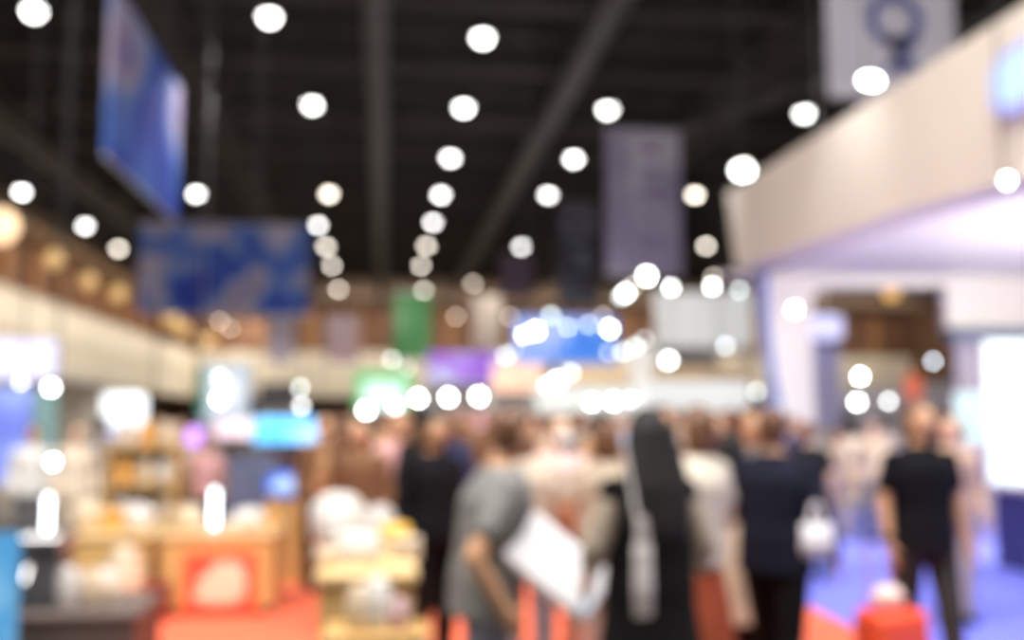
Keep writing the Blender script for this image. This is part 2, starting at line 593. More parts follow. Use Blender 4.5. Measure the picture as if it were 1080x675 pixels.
GREENB = blotch('green_print_glow', [(.0, (.02, .10, .02)), (.42, (.03, .14, .035)), (.55, (.10, .20, .09)), (.7, (.22, .34, .12))], scale=.5, seed=5, emit=.08)  # slight glow put into the green cloth's colours
banner('hanging_banner', 'green printed banner below the central row of lamps', 414, 454, 308, 380, 48, GREENB)
PALEP = blotch('pale_pink_print', [(.0, (.30, .26, .36)), (.5, (.46, .40, .48)), (.7, (.60, .45, .48))], scale=.6, seed=2)
banner('hanging_banner', 'small pale banner hanging under the wide blue banner corner', 281, 309, 328, 382, 52, PALEP)
banner('hanging_banner', 'small grey and pink banner between green banner and blue one', 344, 378, 334, 382, 56, blotch('grey_pink_print', [(.0, (.14, .10, .11)), (.5, (.28, .20, .22)), (.7, (.42, .18, .20))], scale=.5, seed=4))
banner('hanging_banner', 'narrow cream banner right of the green banner', 499, 528, 312, 366, 58, mat('cream_cloth', (.60, .50, .42), .8))
banner('hanging_banner', 'dusky purple banner behind the central lamps', 528, 562, 268, 312, 62, mat('dusky_purple_cloth', (.16, .11, .17), .8))
banner('hanging_banner', 'tall lavender banner inside the white booth pillar opening', 852, 888, 352, 452, 22, mat('lavender_cloth', (.42, .40, .62), .8), cable_top=16.01)

# ------------------------------------------------------------------ carpets
ORANGE = mat('orange_red_carpet', (.92, .145, .055), .9, var=.06, scale=30, sheen=.2)
BLUEC = mat('blue_carpet', (.155, .185, .90), .9, var=.06, scale=30, sheen=.2)
def g(px, py):
    p = atz(px, py, 0.0)
    return (p.x, p.y)
e0, e1 = Vector(g(828, 626)), Vector(g(905, 666))
d = (e1 - e0)
eA = e0 - d * .9
eB = e0 + d * 4.5
tag(MB().flat([(eA.x, eA.y), (eB.x, eB.y), (11.5, eB.y), (11.5, 17.3), (4.3, 17.3), (eA.x, 14)], 0.0, .012).build('carpet', BLUEC),
    'bright blue carpet leading into the white booth', 'carpet')
tag(MB().flat([(-1.5, 5.0), (eB.x - .02, 5.0), (eB.x - .02, eB.y - .02), (eA.x - .02, eA.y - .02), (eA.x - .3, 14.8), (-1.75, 14.8), (-1.75, 9.4), (-2.0, 9.4), (-2.0, 7.2), (-1.5, 7.2)], 0.0, .010).build('carpet', ORANGE),
    'orange red carpet running along the aisle by the wooden counters', 'carpet')

# ------------------------------------------------------------------ white booth on the right
bt = thing('exhibition_booth', 'large cream and white booth with curved pillar and deep fascia over blue carpet', 'booth', (5.2, 10, 0.0125))
BEIGE = mat('beige_fascia_paint', (.65, .60, .53), .6, var=.03, scale=1)
BWHITE = mat('booth_white_paint', (.84, .80, .74), .5, var=.02)
def bl(x, y, z):      # world -> booth local
    return (x - 5.2, y - 10, z)
XF = 5.2
tops = [onx(px, py, XF) for px, py in ((766, 204), (1078, 7))]
bots = [onx(px, py, XF) for px, py in ((776, 284), (943, 226), (1078, 190))]
fb = MB()
def lz(a, c, y):
    return a.z + (c.z - a.z) * (y - a.y) / (c.y - a.y)
yn = 4.6
prof = [(tops[0].y, tops[0].z), (yn, lz(tops[0], tops[1], yn)), (yn, lz(bots[1], bots[2], yn)), (bots[1].y, bots[1].z), (bots[0].y, bots[0].z)]
fb.prism([(y - 10, z) for y, z in prof], -.5, 0)
fb.build('fascia', BEIGE, bt, rot=(0, 0, math.pi / 2))
MB().box(.5, 7.3, -5.5, 5.2, 3.88, 4.02, .01).build('roof_panel', BWHITE, bt)
MB().box(.45, .6, -5.5, 5.1, 3.76, 3.87, .02).build('gap_strip', mat('grey_gap', (.30, .30, .36), .5), bt)  # grey strip added to draw the dark gap below the fascia
# curved portal leg and header at the far end, one outline
Yp = 15.2
def q(px, py):
    p = at(px, py, Yp)
    return (p.x - 5.2, p.z)
arc = []
for i in range(9):
    a_ = math.pi / 2 * i / 8
    arc.append((q(868, 322)[0] - math.sin(math.pi / 2 - a_) * .26 + .0, q(868, 322)[1] + math.sin(a_) * .26))
leg_out = [q(800, 300), q(801, 320), q(803, 345), q(806, 370), q(810, 400), q(815, 430), q(821, 462), (q(826, 500)[0], 0)]
out = [(.02, 3.86)] + leg_out + [(q(858, 500)[0], 0), q(856, 470), q(852, 400), q(850, 345)] + arc + [(q(990, 304)[0], q(990, 304)[1]), (q(992, 304)[0], 3.86)]
MB().prism(out, 5.0, 5.35).build('portal_frame', BWHITE, bt)
band = [q(797, 288), q(797, 320), q(799, 345), q(802, 372), q(806, 402), q(811, 432), q(817, 464), (q(822, 500)[0], 0)]
band2 = [(x + .10, z) for x, z in band][::-1]
MB().prism(band + band2, 4.93, 5.0).build('blue_trim', lit('blue_edge_glow', (.10, .20, .75), .55), bt)
MB().box(q(990, 300)[0], 7.3, 5.0, 5.2, 3.0, 3.88).build('header', BWHITE, bt)
MB().box(q(988, 300)[0], 7.3, 4.8, 5.1, 2.82, 3.02, .02).build('header_beam', mat('blue_grey_beam', (.12, .17, .26), .5), bt)
MB().box(q(1000, 300)[0], 7.3, 5.05, 5.2, 0, 2.85).build('back_wall', mat('lavender_grey_wall', (.42, .38, .45), .6), bt)
MB().box(7.2, 7.35, -5.5, 5.2, 0, 3.9).build('side_wall', BWHITE, bt)
# glowing rounded sign on the fascia face
def rounded(w_, h_, r, n=6):
    pts = []
    for cx, cz, a0 in ((w_ / 2 - r, h_ / 2 - r, 0), (-w_ / 2 + r, h_ / 2 - r, 90), (-w_ / 2 + r, -h_ / 2 + r, 180), (w_ / 2 - r, -h_ / 2 + r, 270)):
        for i in range(n + 1):
            a_ = math.radians(a0 + 90 * i / n)
            pts.append((cx + r * math.cos(a_), cz + r * math.sin(a_)))
    return pts
sa_, sb_ = onx(1057, 131, XF), onx(1056, 60, XF)
sw_, shh = 1.9, sb_.z - sa_.z - .04
sg = MB().prism(rounded(sw_, shh, .2), -.02, .05).build('sign', lit('violet_sign_edge', (.50, .52, 1.0), .95), bt, loc=(-.05, sa_.y - sw_ / 2 - 10, sa_.z + shh / 2), rot=(0, 0, math.pi / 2))
MB().prism(rounded(sw_ - .2, shh - .18, .15), .0, .06).build('sign_face', lit('pale_cyan_sign_face', (.62, .86, 1.0), .9), sg, loc=(0, .02, 0))
# counter and screens inside the booth
ct = thing('reception_counter', 'navy front counter with pale top inside the white booth', 'counter', (6.55, 8.9, 0.012))
MB().box(0, .6, -2.2, 1.25, 0, .82, .01).build('body', mat('navy_laminate', (.035, .035, .15), .45), ct)
MB().box(-.04, .66, -2.25, 1.3, .82, .88, .012).build('top', mat('lilac_top', (.55, .48, .55), .4), ct)
CY1 = lit('cyan_screen_glow', (.72, .96, .97), 1.05)
CY2 = lit('soft_cyan_screen_glow', (.64, .90, .92), .95)
def screen(name, label, px0, px1, py0, py1, Y, m, post=True, th=.06, floor_z=.012, rim=.02):
    a = at(px0, py1, Y); c = at(px1, py0, Y)
    t = thing(name, label, 'screen', ((a.x + c.x) / 2, Y, floor_z))
    w_, z0, z1 = (c.x - a.x), a.z - floor_z, c.z - floor_z
    MB().box(-w_ / 2 - rim, w_ / 2 + rim, 0, th, z0 - rim, z1 + rim, .01).build('housing', WHITE, t)
    MB().box(-w_ / 2, w_ / 2, -.008, .004, z0, z1).build('display', m, t)
    if post:
        MB().rod((0, th / 2 + .03, 0.02), (0, th / 2 + .03, z1), .03, n=10).build('post', CHROME, t)
        MB().box(-.25, .25, -.15, .25, 0, .02, .005).build('foot', CHROME, t)
    return t
screen('video_screen', 'tall glowing pale cyan screen behind the navy counter', 1046, 1100, 362, 512, 12.0, CY1)
screen('video_screen', 'smaller soft cyan screen left of the tall cyan one', 1010, 1044, 415, 466, 14.4, CY2)

# ------------------------------------------------------------------ spotlights
SG = {}
def glow(B, c, dpx):
    key = (round(B, 2), c, round(dpx, 1))
    if key not in SG:
        cc = {'w': (.97, 1.0, 1.0), 'c': (1, .86, .70), 'b': (.80, .90, 1.0), 't': (.82, .97, .95), 'v': (.62, .60, 1.0), 'p': (.75, .35, 1.0), 'g': (.75, .80, .82)}[c]
        E = (B if B > 1.25 else B * .68) * 484.0 / (dpx * dpx * .8)
        SG[key] = lit('lens_glow_%s' % len(SG), cc, max(.8, E))
    return SG[key]
def spotlight(px, py, Y, D, B, c, label, drop=None, group='spotlights over the stalls', sx=1.0):
    """D: apparent size of the disc, B: its brightness"""
    p = at(px, py, Y)
    if px == 1062:
        p = onx(px, py, 5.06)
        Y = p.y
    dpx = max(D - 22.0, 4.5)
    r = dpx / 2 * mpp(Y)
    t = thing('spotlight', label, 'spotlight', p, 0, group)
    MB().lathe([(r * .7, -r * 2.4), (r * .95, -r * 2.1), (r * 1.05, 0), (r * .98, r * .05)], n=18, axis=(0, -1, -.25)).build('lamp_head', WHITE, t, True)
    MB().ball((0, -r * .12, -r * .03), r * .98 * sx, r * .55, r * .98, rot=None).build('lens', glow(B, c, dpx), t, True)
    if drop is None:
        MB().rod((0, r * 1.6, r * .9), (0, r * 1.6, 16.01 - p.z), .008, n=6).build('suspension_cable', BLACK, t)
    else:
        MB().rod((0, r * 1.6, r * .6), (0, r * 1.6, drop - p.z), .02, n=8).build('arm', CHROME, t)
    return t
sp_list = [
    (918, 85, 10.2, 34, 6, 'w', 'brilliant spotlight on the cream fascia below the lettered banner', None, 2.0),
    (783, 180, 14.6, 36, 5, 'w', 'brilliant spotlight on the far end of the cream fascia', None, 1.5),
    (1062, 190, 9.0, 31, 4, 'w', 'bright spotlight under the cream fascia by the picture edge', None, 1),
    (838, 326, 15.0, 29, 3, 'w', 'bright spotlight on the curved white pillar', 3.8, 1),
    (907, 397, 24, 28, 3, 'w', 'bright spotlight over the pair seen through the white booth', None, 1),
    (904, 424, 26, 28, 1.6, 'w', 'wide white spotlight, left one of the pair seen through the booth', None, 1.5),
    (937, 423, 26, 28, 1.1, 'w', 'white spotlight, right one of the pair seen through the booth', None, 1),
    (984, 381, 20, 27, .85, 'b', 'pale blue spotlight left of the tall cyan screen', None, 1),
    (682, 291, 26, 31, 4, 'w', 'brilliant spotlight at the foot of the pale purple banner', None, 1),
    (660, 309, 27, 29, 2, 'w', 'white spotlight on the corner of the high white stall', None, 1),
    (655, 313, 34, 28, .8, 't', 'greenish white spotlight behind the corner of the high white stall', None, 1),
    (667, 302, 38, 26, .6, 'c', 'faint cream spotlight above the corner of the high white stall', None, 1),
    (708, 303, 24.5, 27, 1.3, 'w', 'white spotlight on the high white stall, first in its top row', None, 1),
    (751, 302, 24.5, 28, 1.3, 'w', 'white spotlight on the high white stall, second in its top row', None, 1),
    (780, 306, 24.5, 27, .6, 't', 'soft spotlight on the high white stall nearest the booth', None, 1),
    (765, 365, 22, 27, .75, 'b', 'pale blue spotlight on the white stall beside the booth pillar', None, 1),
    (705, 380, 23, 30, 2.0, 'w', 'large white spotlight in the middle of the white stall', None, 1),
    (700, 362, 30, 28, .6, 'b', 'soft bluish spotlight above the middle of the white stall', None, 1),
    (713, 411, 22, 29, 1.8, 'w', 'white spotlight low on the white stall, left of two', None, 1),
    (760, 411, 22, 29, 1.8, 'w', 'white spotlight low on the white stall, right of two', None, 1),
    (798, 413, 20, 28, .6, 't', 'soft greenish spotlight beside the blue sign by the pillar', None, 1),
    (565, 349, 38, 29, 2.4, 'w', 'bright spotlight at the end of the blue stall sign', None, 1),
    (553, 353, 36, 28, 1.4, 'w', 'white spotlight overlapping the bright one at the blue sign end', None, 1),
    (581, 333, 40, 29, .7, 't', 'pale green spotlight above the blue stall sign', None, 1),
    (599, 345, 38, 26, .55, 'b', 'pale blue spotlight on the blue stall sign, first', None, 1),
    (621, 342, 38, 26, .55, 'b', 'pale blue spotlight on the blue stall sign, second', None, 1),
    (643, 347, 38, 29, 2.6, 'w', 'bright spotlight at the far corner of the blue stall sign', None, 1),
    (636, 333, 50, 26, .35, 'c', 'dim cream spotlight above the blue stall sign corner', None, 1),
    (642, 372, 36, 27, .4, 'g', 'dim grey spotlight below the blue stall sign', None, 1),
    (657, 371, 33, 28, .7, 't', 'pale spotlight between the blue sign and white stall', None, 1),
    (670, 366, 32, 29, .95, 't', 'pale greenish spotlight left of the large white stall light', None, 1),
    (680, 358, 44, 27, .4, 'g', 'dim spotlight just above the pale greenish one', None, 1),
    (602, 393, 34, 28, .7, 't', 'pale spotlight above the white canopy cluster', None, 1),
    (588, 402, 30, 31, 3.2, 'w', 'brilliant spotlight in the white canopy cluster, upper', None, 1),
    (577, 409, 30, 30, 2.6, 'w', 'brilliant spotlight in the white canopy cluster, middle', None, 1),
    (572, 417, 30, 28, 1.6, 'w', 'bright spotlight in the white canopy cluster, lowest', None, 1),
    (624, 424, 28, 28, 1.8, 'w', 'bright spotlight on the white canopy, first of three', None, 1),
    (647, 423, 28, 29, 3, 'w', 'bright spotlight on the white canopy, middle of three', None, 1),
    (665, 422, 28, 28, .6, 'b', 'pale spotlight on the white canopy, last of three', None, 1),
    (533, 375, 50, 28, .65, 't', 'pale spotlight beside the purple stall sign', None, 1),
    (521, 382, 50, 27, .4, 'b', 'faint bluish spotlight beside the purple stall sign', None, 1),
    (542, 370, 54, 26, .35, 'b', 'faint bluish spotlight nearer the bright pair', None, 1),
    (441, 420, 22, 29, 3.4, 'w', 'brilliant white spotlight, first of the even row of three', None, 1),
    (473, 419, 22, 29, 3.4, 'w', 'brilliant white spotlight, middle of the even row of three', None, 1),
    (505, 418, 22, 30, 3.4, 'w', 'brilliant white spotlight, last of the even row of three', None, 1),
    (386, 433, 20, 30, 3.2, 'w', 'brilliant spotlight under the green edged stall', None, 1),
    (417, 428, 20, 29, 1.2, 'w', 'softer white spotlight under the green edged stall', None, 1),
    (405, 447, 26, 27, .5, 'b', 'faint spotlight low under the green edged stall', None, 1),
    (458, 445, 18, 30, .95, 't', 'large pale spotlight beside the pink sign', None, 1),
    (413, 379, 46, 26, .45, 't', 'dull grey spotlight under the green banner', None, 1),
    (430, 388, 50, 25, .25, 'g', 'very dim spotlight right under the green banner', None, 1),
    (232, 421, 22, 29, 3.4, 'w', 'brilliant spotlight on the white tower stall', None, 1),
    (232, 398, 23, 30, .9, 'b', 'soft bluish light at the top of the white tower stall', None, 1),
    (54, 409, 14, 30, 2.4, 'w', 'bright spotlight under the lavender screen', None, 1),
    (56, 487, 9.5, 28, 3, 'w', 'bright round spotlight above the first tube lamp', None, 1),
    (22, 403, 14, 28, 1.0, 'v', 'soft violet white spotlight on the lavender screen edge', None, 1),
    (160, 453, 14, 28, .7, 'c', 'dull cream spotlight beside the big white lantern sign', None, 1),
    (265, 497, 11, 26, .7, 'v', 'lavender spotlight above the second tube lamp', None, 1),
    (317, 409, 20, 27, .7, 't', 'pale spotlight, upper of two above the cyan sign', None, 1),
    (318, 428, 19, 28, .85, 'w', 'pale spotlight, lower of two above the cyan sign', None, 1),
    (335, 460, 16, 28, .5, 't', 'faint round spotlight at the end of the cyan sign', None, 1),
    (555, 441, 14, 29, .7, 'c', 'dull peach spotlight over the pale pink shirt crowd', None, 1),
]
for px, py, Y, D, B, c, lab, drop, sx in sp_list:
    spotlight(px, py, Y, D, B, c, lab, drop, 'spotlights over the stalls', sx)
spot('fascia_spot_beam', (4.2, 10.2, 5.6), (5.2, 10.4, 4.3), 55, 90, .9, .05, (1, 1, 1))
spot('fascia_spot_beam', (4.4, 14.4, 5.6), (5.2, 14.6, 4.4), 30, 90, .9, .05, (1, 1, 1))

# ------------------------------------------------------------------ stalls
def stall(name, label, px0, px1, Y, ftop, fbot, fm, depth=3.0, wall=WHITE, counter=None, canopy=True, back=True, sign=None, back_h=None):
    """booth with a lit fascia; ftop / fbot are picture rows of the fascia's edges at its distance"""
    a, c = at(px0, 440, Y), at(px1, 440, Y)
    w_ = c.x - a.x
    zt = at((px0 + px1) / 2, ftop, Y).z
    zb_ = at((px0 + px1) / 2, fbot, Y).z
    t = thing(name, label, 'stall', ((a.x + c.x) / 2, Y, 0.0105))
    MB().box(-w_ / 2, w_ / 2, 0, .18, zb_, zt, .02).build('fascia', fm, t)
    if back:
        MB().box(-w_ / 2, w_ / 2, depth - .1, depth, 0, back_h or zb_ + .1).build('back_wall', wall, t)
        MB().box(-w_ / 2, -w_ / 2 + .08, .18, depth - .1, 0, zb_).build('side_wall', wall, t)
    for s in (-1, 1):
        MB().box(s * (w_ / 2 - .06) - .06, s * (w_ / 2 - .06) + .06, .03, .15, 0, zb_, .01).build('post', CHROME, t)
    if canopy:
        MB().box(-w_ / 2, w_ / 2, .18, depth, zb_, zb_ + .08).build('canopy', wall, t)
    if counter is not None:
        MB().box(-w_ * .42, w_ * .42, -.05, .55, 0, 1.0, .02).build('counter', counter, t)
    if sign is not None:
        MB().box(-w_ * .3, w_ * .3, -.03, .0, zb_ + (zt - zb_) * .25, zt - (zt - zb_) * .2, .005).build('sign_plate', sign, t)
    return t

BLS = blotch('blue_sign_glow', [(.0, (.01, .09, .50)), (.40, (.03, .16, .60)), (.52, (.16, .28, .72)), (.65, (.42, .50, .82))], scale=.6, seed=2.2, emit=.2)
stall('trade_stall', 'blue lit stall sign crowned with spotlights in mid hall', 543, 652, 40, 334, 384, BLS, 4)
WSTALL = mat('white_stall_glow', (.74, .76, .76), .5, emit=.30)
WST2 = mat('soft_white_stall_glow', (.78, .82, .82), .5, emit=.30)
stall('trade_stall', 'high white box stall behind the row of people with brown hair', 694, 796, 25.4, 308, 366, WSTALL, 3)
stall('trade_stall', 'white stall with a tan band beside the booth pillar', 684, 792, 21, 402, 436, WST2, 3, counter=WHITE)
t = thing('hanging_light_box', 'tan shelf band between the two white stalls', 'sign', at(742, 396, 23.5))
MB().box(-1.25, 1.25, -.1, .1, -.22, .22, .02).build('panel', mat('tan_panel', (.60, .42, .25), .6), t)
for s in (-1, 1):
    MB().rod((s * 1.1, 0, .2), (s * 1.1, 0, 1.45), .02, n=6).build('hanger', CHROME, t)
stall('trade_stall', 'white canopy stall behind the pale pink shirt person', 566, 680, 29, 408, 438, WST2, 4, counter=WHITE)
stall('trade_stall', 'tan fascia stall behind the white canopy cluster', 590, 684, 36, 386, 406, mat('tan_fascia', (.64, .48, .30), .6, emit=.15, ecol=(.8, .55, .3)), 3)  # emission added to brighten the plain tan fascia
PURS = blotch('purple_sign_glow', [(.0, (.16, .08, .45)), (.45, (.30, .12, .62)), (.55, (.35, .30, .70)), (.7, (.55, .55, .85))], scale=.8, seed=6, emit=.25)
stall('trade_stall', 'purple lit stall sign beneath the narrow cream banner', 451, 530, 46, 372, 404, PURS, 4)
stall('trade_stall', 'peach lit stall sign between purple and blue stall signs', 519, 574, 36, 384, 414, blotch('peach_sign_glow', [(.0, (.85, .42, .30)), (.5, (.90, .60, .45)), (.7, (.98, .80, .66))], scale=.7, seed=3, emit=.35), 3)
stall('trade_stall', 'pink lit stall sign at the end of the large pale light', 474, 524, 20, 434, 456, lit('pink_sign_glow', (.98, .52, .60), .75), 2.4)
t = stall('trade_stall', 'green edged white glowing stall under the green banner', 374, 434, 24, 392, 432, lit('green_edge_glow', (.14, .80, .20), .65), 3)
pp = MB().box(-.5, .5, -.05, 0, 1.75, 2.45, .05).build('light_panel', lit('mint_panel_glow', (.80, 1, .95), 1.1), t)
stall('trade_stall', 'white tower stall with green side by the gallery corner', 211, 262, 26, 384, 446, lit('pale_blue_tower', (.62, .72, .86), .7), 3, counter=WHITE, sign=lit('white_tower_face', (.92, .97, 1), 1.0))
t = thing('hanging_light_box', 'green strip sign beside the white tower stall', 'sign', at(213, 408, 25.8))
MB().box(-.09, .09, -.05, .05, -.7, .5, .01).build('panel', lit('green_strip', (.10, .42, .28), .4), t)
MB().rod((0, 0, .5), (0, 0, 16.0 - t.location.z), .015, n=6).build('hanger', CHROME, t)
CYS = blotch('cyan_sign_glow', [(.0, (.02, .42, .95)), (.45, (.10, .50, .98)), (.6, (.30, .60, 1.0)), (.75, (.62, .78, 1.0))], scale=1.4, seed=1, emit=.95)
stall('trade_stall', 'cyan blue lit stall sign behind the wooden counters', 268, 336, 11.7, 441, 469, CYS, 2.5, wall=GREYP)
stall('trade_stall', 'pink and white stall sign left of the cyan blue one', 226, 266, 12.6, 443, 464, blotch('pink_white_sign', [(.0, (.85, .45, .62)), (.5, (.80, .62, .72)), (.7, (.92, .86, .90))], scale=2, seed=2, emit=.5), 2.5, wall=OFFWH)
t = stall('trade_stall', 'dark box stall above the cyan sign under the back gallery', 272, 312, 30, 404, 432, mat('dark_stall_box', (.035, .03, .035), .6), 3)
# lavender screen and blue panel at the picture's edge
stall('trade_stall', 'lavender white glowing screen stall under the gallery at the picture edge', -22, 55, 15, 358, 400, lit('lavender_screen_glow', (.78, .76, 1.0), 1.25), 3, wall=OFFWH)
t = thing('display_board', 'blue and violet board standing at the picture edge below the lavender screen', 'board', (at(4, 440, 13.5).x, 13.5, 0))
MB().box(-.42, .32, 0, .08, .75, 1.98, .02).build('panel', blotch('blue_violet_print_glow', [(.0, (.05, .12, .55)), (.5, (.16, .20, .62)), (.7, (.30, .42, .80))], scale=2, seed=3, emit=.55), t)  # added emission brightens the board's print
for s in (-.36, .26):
    MB().rod((s, .1, 0), (s, .1, 1.9), .025, n=8).build('post', CHROME, t)
t = thing('display_board', 'teal glass board beside the blue and violet board', 'board', (at(42, 440, 13.8).x, 13.8, 0))
MB().box(-.22, .22, 0, .08, 1.1, 1.95, .02).build('panel', lit('teal_board_glow', (.35, .55, .52), .5), t)  # panel colour given an added glow
MB().rod((0, .1, 0), (0, .1, 1.9), .025, n=8).build('post', CHROME, t)
# big white lantern sign
t = thing('lantern_sign', 'big rounded white glowing lantern sign on a pole above the wooden shelf', 'sign', (at(131, 440, 13).x, 13, 0))
zc = at(131, 431, 13).z
MB().box(-.26, .26, -.12, .12, zc - .24, zc + .20, .1).build('lantern', lit('lantern_glow', (.93, .97, 1.0), 1.7), t, True)
MB().box(-.22, .2, -.1, .1, zc - .40, zc - .26, .03).build('base_panel', lit('violet_base', (.62, .62, 1), .8), t)
MB().rod((0, .05, 0), (0, .05, zc - .38), .035, n=10).build('pole', CHROME, t)
MB().rod((0, .05, 0), (0, .05, .03), .28, n=20).build('foot', CHROME, t)
t = thing('pendant_lamp', 'violet glowing round lamp above the wooden counters', 'lamp', at(206, 461, 13))
MB().ball((0, 0, 0), .13).build('globe', lit('violet_globe', (.62, .30, .95), 1.9), t, True)
MB().rod((0, 0, .12), (0, 0, 12.2), .01, n=6).build('cord', BLACK, t)
# bright azure sign beside pillar
t = thing('light_box', 'bright azure light box against the curved white pillar', 'sign', (at(815, 440, 14.3).x, 14.3, .012))
MB().box(-.14, .14, -.06, .06, 1.15, 1.78, .04).build('panel', lit('azure_glow', (.10, .42, 1.0), 1.1), t)
MB().rod((0, 0, 0), (0, 0, 1.2), .03, n=8).build('post', CHROME, t)
MB().rod((0, 0, 0), (0, 0, .02), .16, n=20).build('foot', CHROME, t)
t = thing('light_box', 'violet glowing cap over the lavender banner in the booth opening', 'sign', at(869, 345, 21.5))
MB().box(-.42, .42, -.15, .15, -.28, .28, .12).build('panel', lit('violet_cap_glow', (.68, .66, 1.0), 1.2), t, True)
MB().rod((0, 0, .2), (0, 0, 9.8), .015, n=6).build('hanger', CHROME, t)
t = thing('pendant_sign', 'small red orange sign above the black shirt person', 'sign', at(963, 408, 17))
MB().lathe([(.05, -.26), (.17, -.12), (.17, .12), (.05, .26)], n=16).build('shade', lit('red_orange_glow', (.95, .22, .12), .7), t, True)
MB().rod((0, 0, .2), (0, 0, 11.5), .01, n=6).build('cord', BLACK, t)
# stalls seen through the booth
stall('trade_stall', 'pale grey stall seen through the white booth behind the cream clothed people', 876, 960, 27, 410, 432, mat('pale_grey_fascia', (.60, .58, .62), .5), 3, wall=mat('lilac_white_wall', (.62, .58, .62), .6))
stall('trade_stall', 'lilac wall stall behind the black shirt person', 950, 1012, 24, 404, 436, mat('lilac_fascia', (.50, .46, .50), .5), 3, wall=mat('lilac_wall', (.50, .45, .50), .6))

# ------------------------------------------------------------------ wooden counters and their goods
def counter(label, px0, px1, Y, ytop, depth, extra=None):
    a, c = at(px0, ytop, Y), at(px1, ytop, Y)
    w_, h = c.x - a.x, a.z
    t = thing('wooden_counter', label, 'counter', ((a.x + c.x) / 2, Y, .0105))
    MB().box(-w_ / 2 + .02, w_ / 2 - .02, .02, depth, .06, h - .035, .004).build('body', OAK, t)
    MB().box(-w_ / 2, w_ / 2, 0, depth + .02, h - .035, h, .006).build('top', OAKTOP, t)
    MB().box(-w_ / 2 + .05, w_ / 2 - .05, .06, depth - .04, .0, .06).build('plinth', DARK, t)
    return t, w_, h + .0105, (a.x + c.x) / 2
c1, w1, h1, x1 = counter('long wooden counter with pale top beside the grey machine', 62, 160, 8.4, 567, .95)
c2, w2, h2, x2 = counter('wooden counter carrying a red poster on its front', 166, 291, 8.4, 566, .8)
c3, w3, h3, x3 = counter('near wooden counter at the edge of the orange carpet', 331, 441, 4.75, 610, 1.3)
ps = MB().box(-.24, .31, -.012, .012, .03, .50, .004).build('poster', mat('red_poster', (.85, .10, .05), .5), c2)
for (x, z, rx, rz) in ((.09, .37, .14, .06), (.02, .28, .17, .06), (.03, .17, .21, .075), (.13, .26, .12, .09)):
    MB().ball((x, -.013, z), rx, .004, rz).build('print', mat('cream_print', (.88, .62, .46), .6), ps, True)

def tube_lamp(x, y, z, h, label):
    t = thing('tube_lamp', label, 'lamp', (x, y, z))
    MB().lathe([(.07, 0), (.07, .015), (.02, .03), (.015, .04)], n=20).build('base', CHROME, t, True)
    MB().rod((0, 0, .04), (0, 0, .04 + h), .022, n=16).build('tube', lit('tube_glow', (.86, .92, 1.0), 7.5), t)
    MB().rod((0, 0, .04 + h), (0, 0, .07 + h), .028, n=16).build('cap', CHROME, t)
    return t
tube_lamp(at(226, 548, 8.7).x, 8.7, h2, .30, 'glowing white tube lamp standing on the counter with the red poster')
# first tube lamp stands on its own slim table
st = thing('side_table', 'slim grey table carrying the first tube lamp', 'table', (at(50, 560, 8.9).x, 8.9, 0))
zt = at(50, 579, 8.9).z
MB().box(-.17, .17, -.17, .17, zt - .03, zt, .005).build('top', GREYP, st)
for sx_ in (-1, 1):
    for sy_ in (-1, 1):
        MB().box(sx_ * .14 - .015, sx_ * .14 + .015, sy_ * .14 - .015, sy_ * .14 + .015, 0, zt - .03).build('leg', CHROME, st)
tube_lamp(at(50, 547, 8.9).x, 8.9, zt, .40, 'glowing white tube lamp near the picture edge beneath a round spotlight')

def pot(name, label, cat, x, y, z, r, h, m, lid=True, knob=DARK):
    t = thing(name, label, cat, (x, y, z))
    MB().lathe([(r * .8, 0), (r * .95, h * .15), (r, h * .5), (r * .93, h * .8), (r * .8, h * .84)], n=28).build('body', m, t, True)
    if lid:
        MB().lathe([(r * .84, h * .82), (r * .7, h * .93), (r * .3, h), (r * .08, h * 1.01)], n=28).build('lid', m, t, True)
        MB().ball((0, 0, h * 1.05), r * .13, r * .13, r * .1).build('knob', knob, t, True)
    return t
def box_thing(name, label, cat, x, y, z, w_, d_, h, m, rz=0, lidm=None):
    t = thing(name, label, cat, (x, y, z), rz)
    MB().box(-w_ / 2, w_ / 2, -d_ / 2, d_ / 2, 0, h * .88, .01).build('body', m, t)
    MB().box(-w_ / 2 - .004, w_ / 2 + .004, -d_ / 2 - .004, d_ / 2 + .004, h * .88, h, .01).build('lid', lidm or m, t)
    return t
def bag(label, x, y, z, w_, h, m, rz=0, lab2='paper_bag', cat='bag'):
    t = thing(lab2, label, cat, (x, y, z), rz)
    b = MB()
    b.loft([(0, 0, 0, w_ * .50, w_ * .22), (0, 0, h * .4, w_ * .52, w_ * .24), (0, 0, h * .8, w_ * .48, w_ * .14), (0, 0, h, w_ * .46, w_ * .05)], n=24)
    b.build('body', m, t, True)
    for s in (-1, 1):
        hb = MB()
        pts = [Vector((w_ * .22 * math.cos(a), s * .012, h - .02 + .12 * math.sin(a))) for a in [math.pi * i / 8 for i in range(9)]]
        for p0, p1 in zip(pts, pts[1:]):
            hb.rod(p0, p1, .006, n=6)
        hb.build('handle', m, t)
    return t
CER = mat('white_ceramic', (.66, .63, .60), .3, var=.03)
CREAMC = mat('cream_ceramic', (.62, .50, .36), .35)
LGREY = mat('light_grey_plastic', (.52, .50, .49), .4)
SAND = mat('sand_cloth', (.60, .50, .38), .8)
AMBERC = mat('amber_goods', (.70, .36, .09), .5)
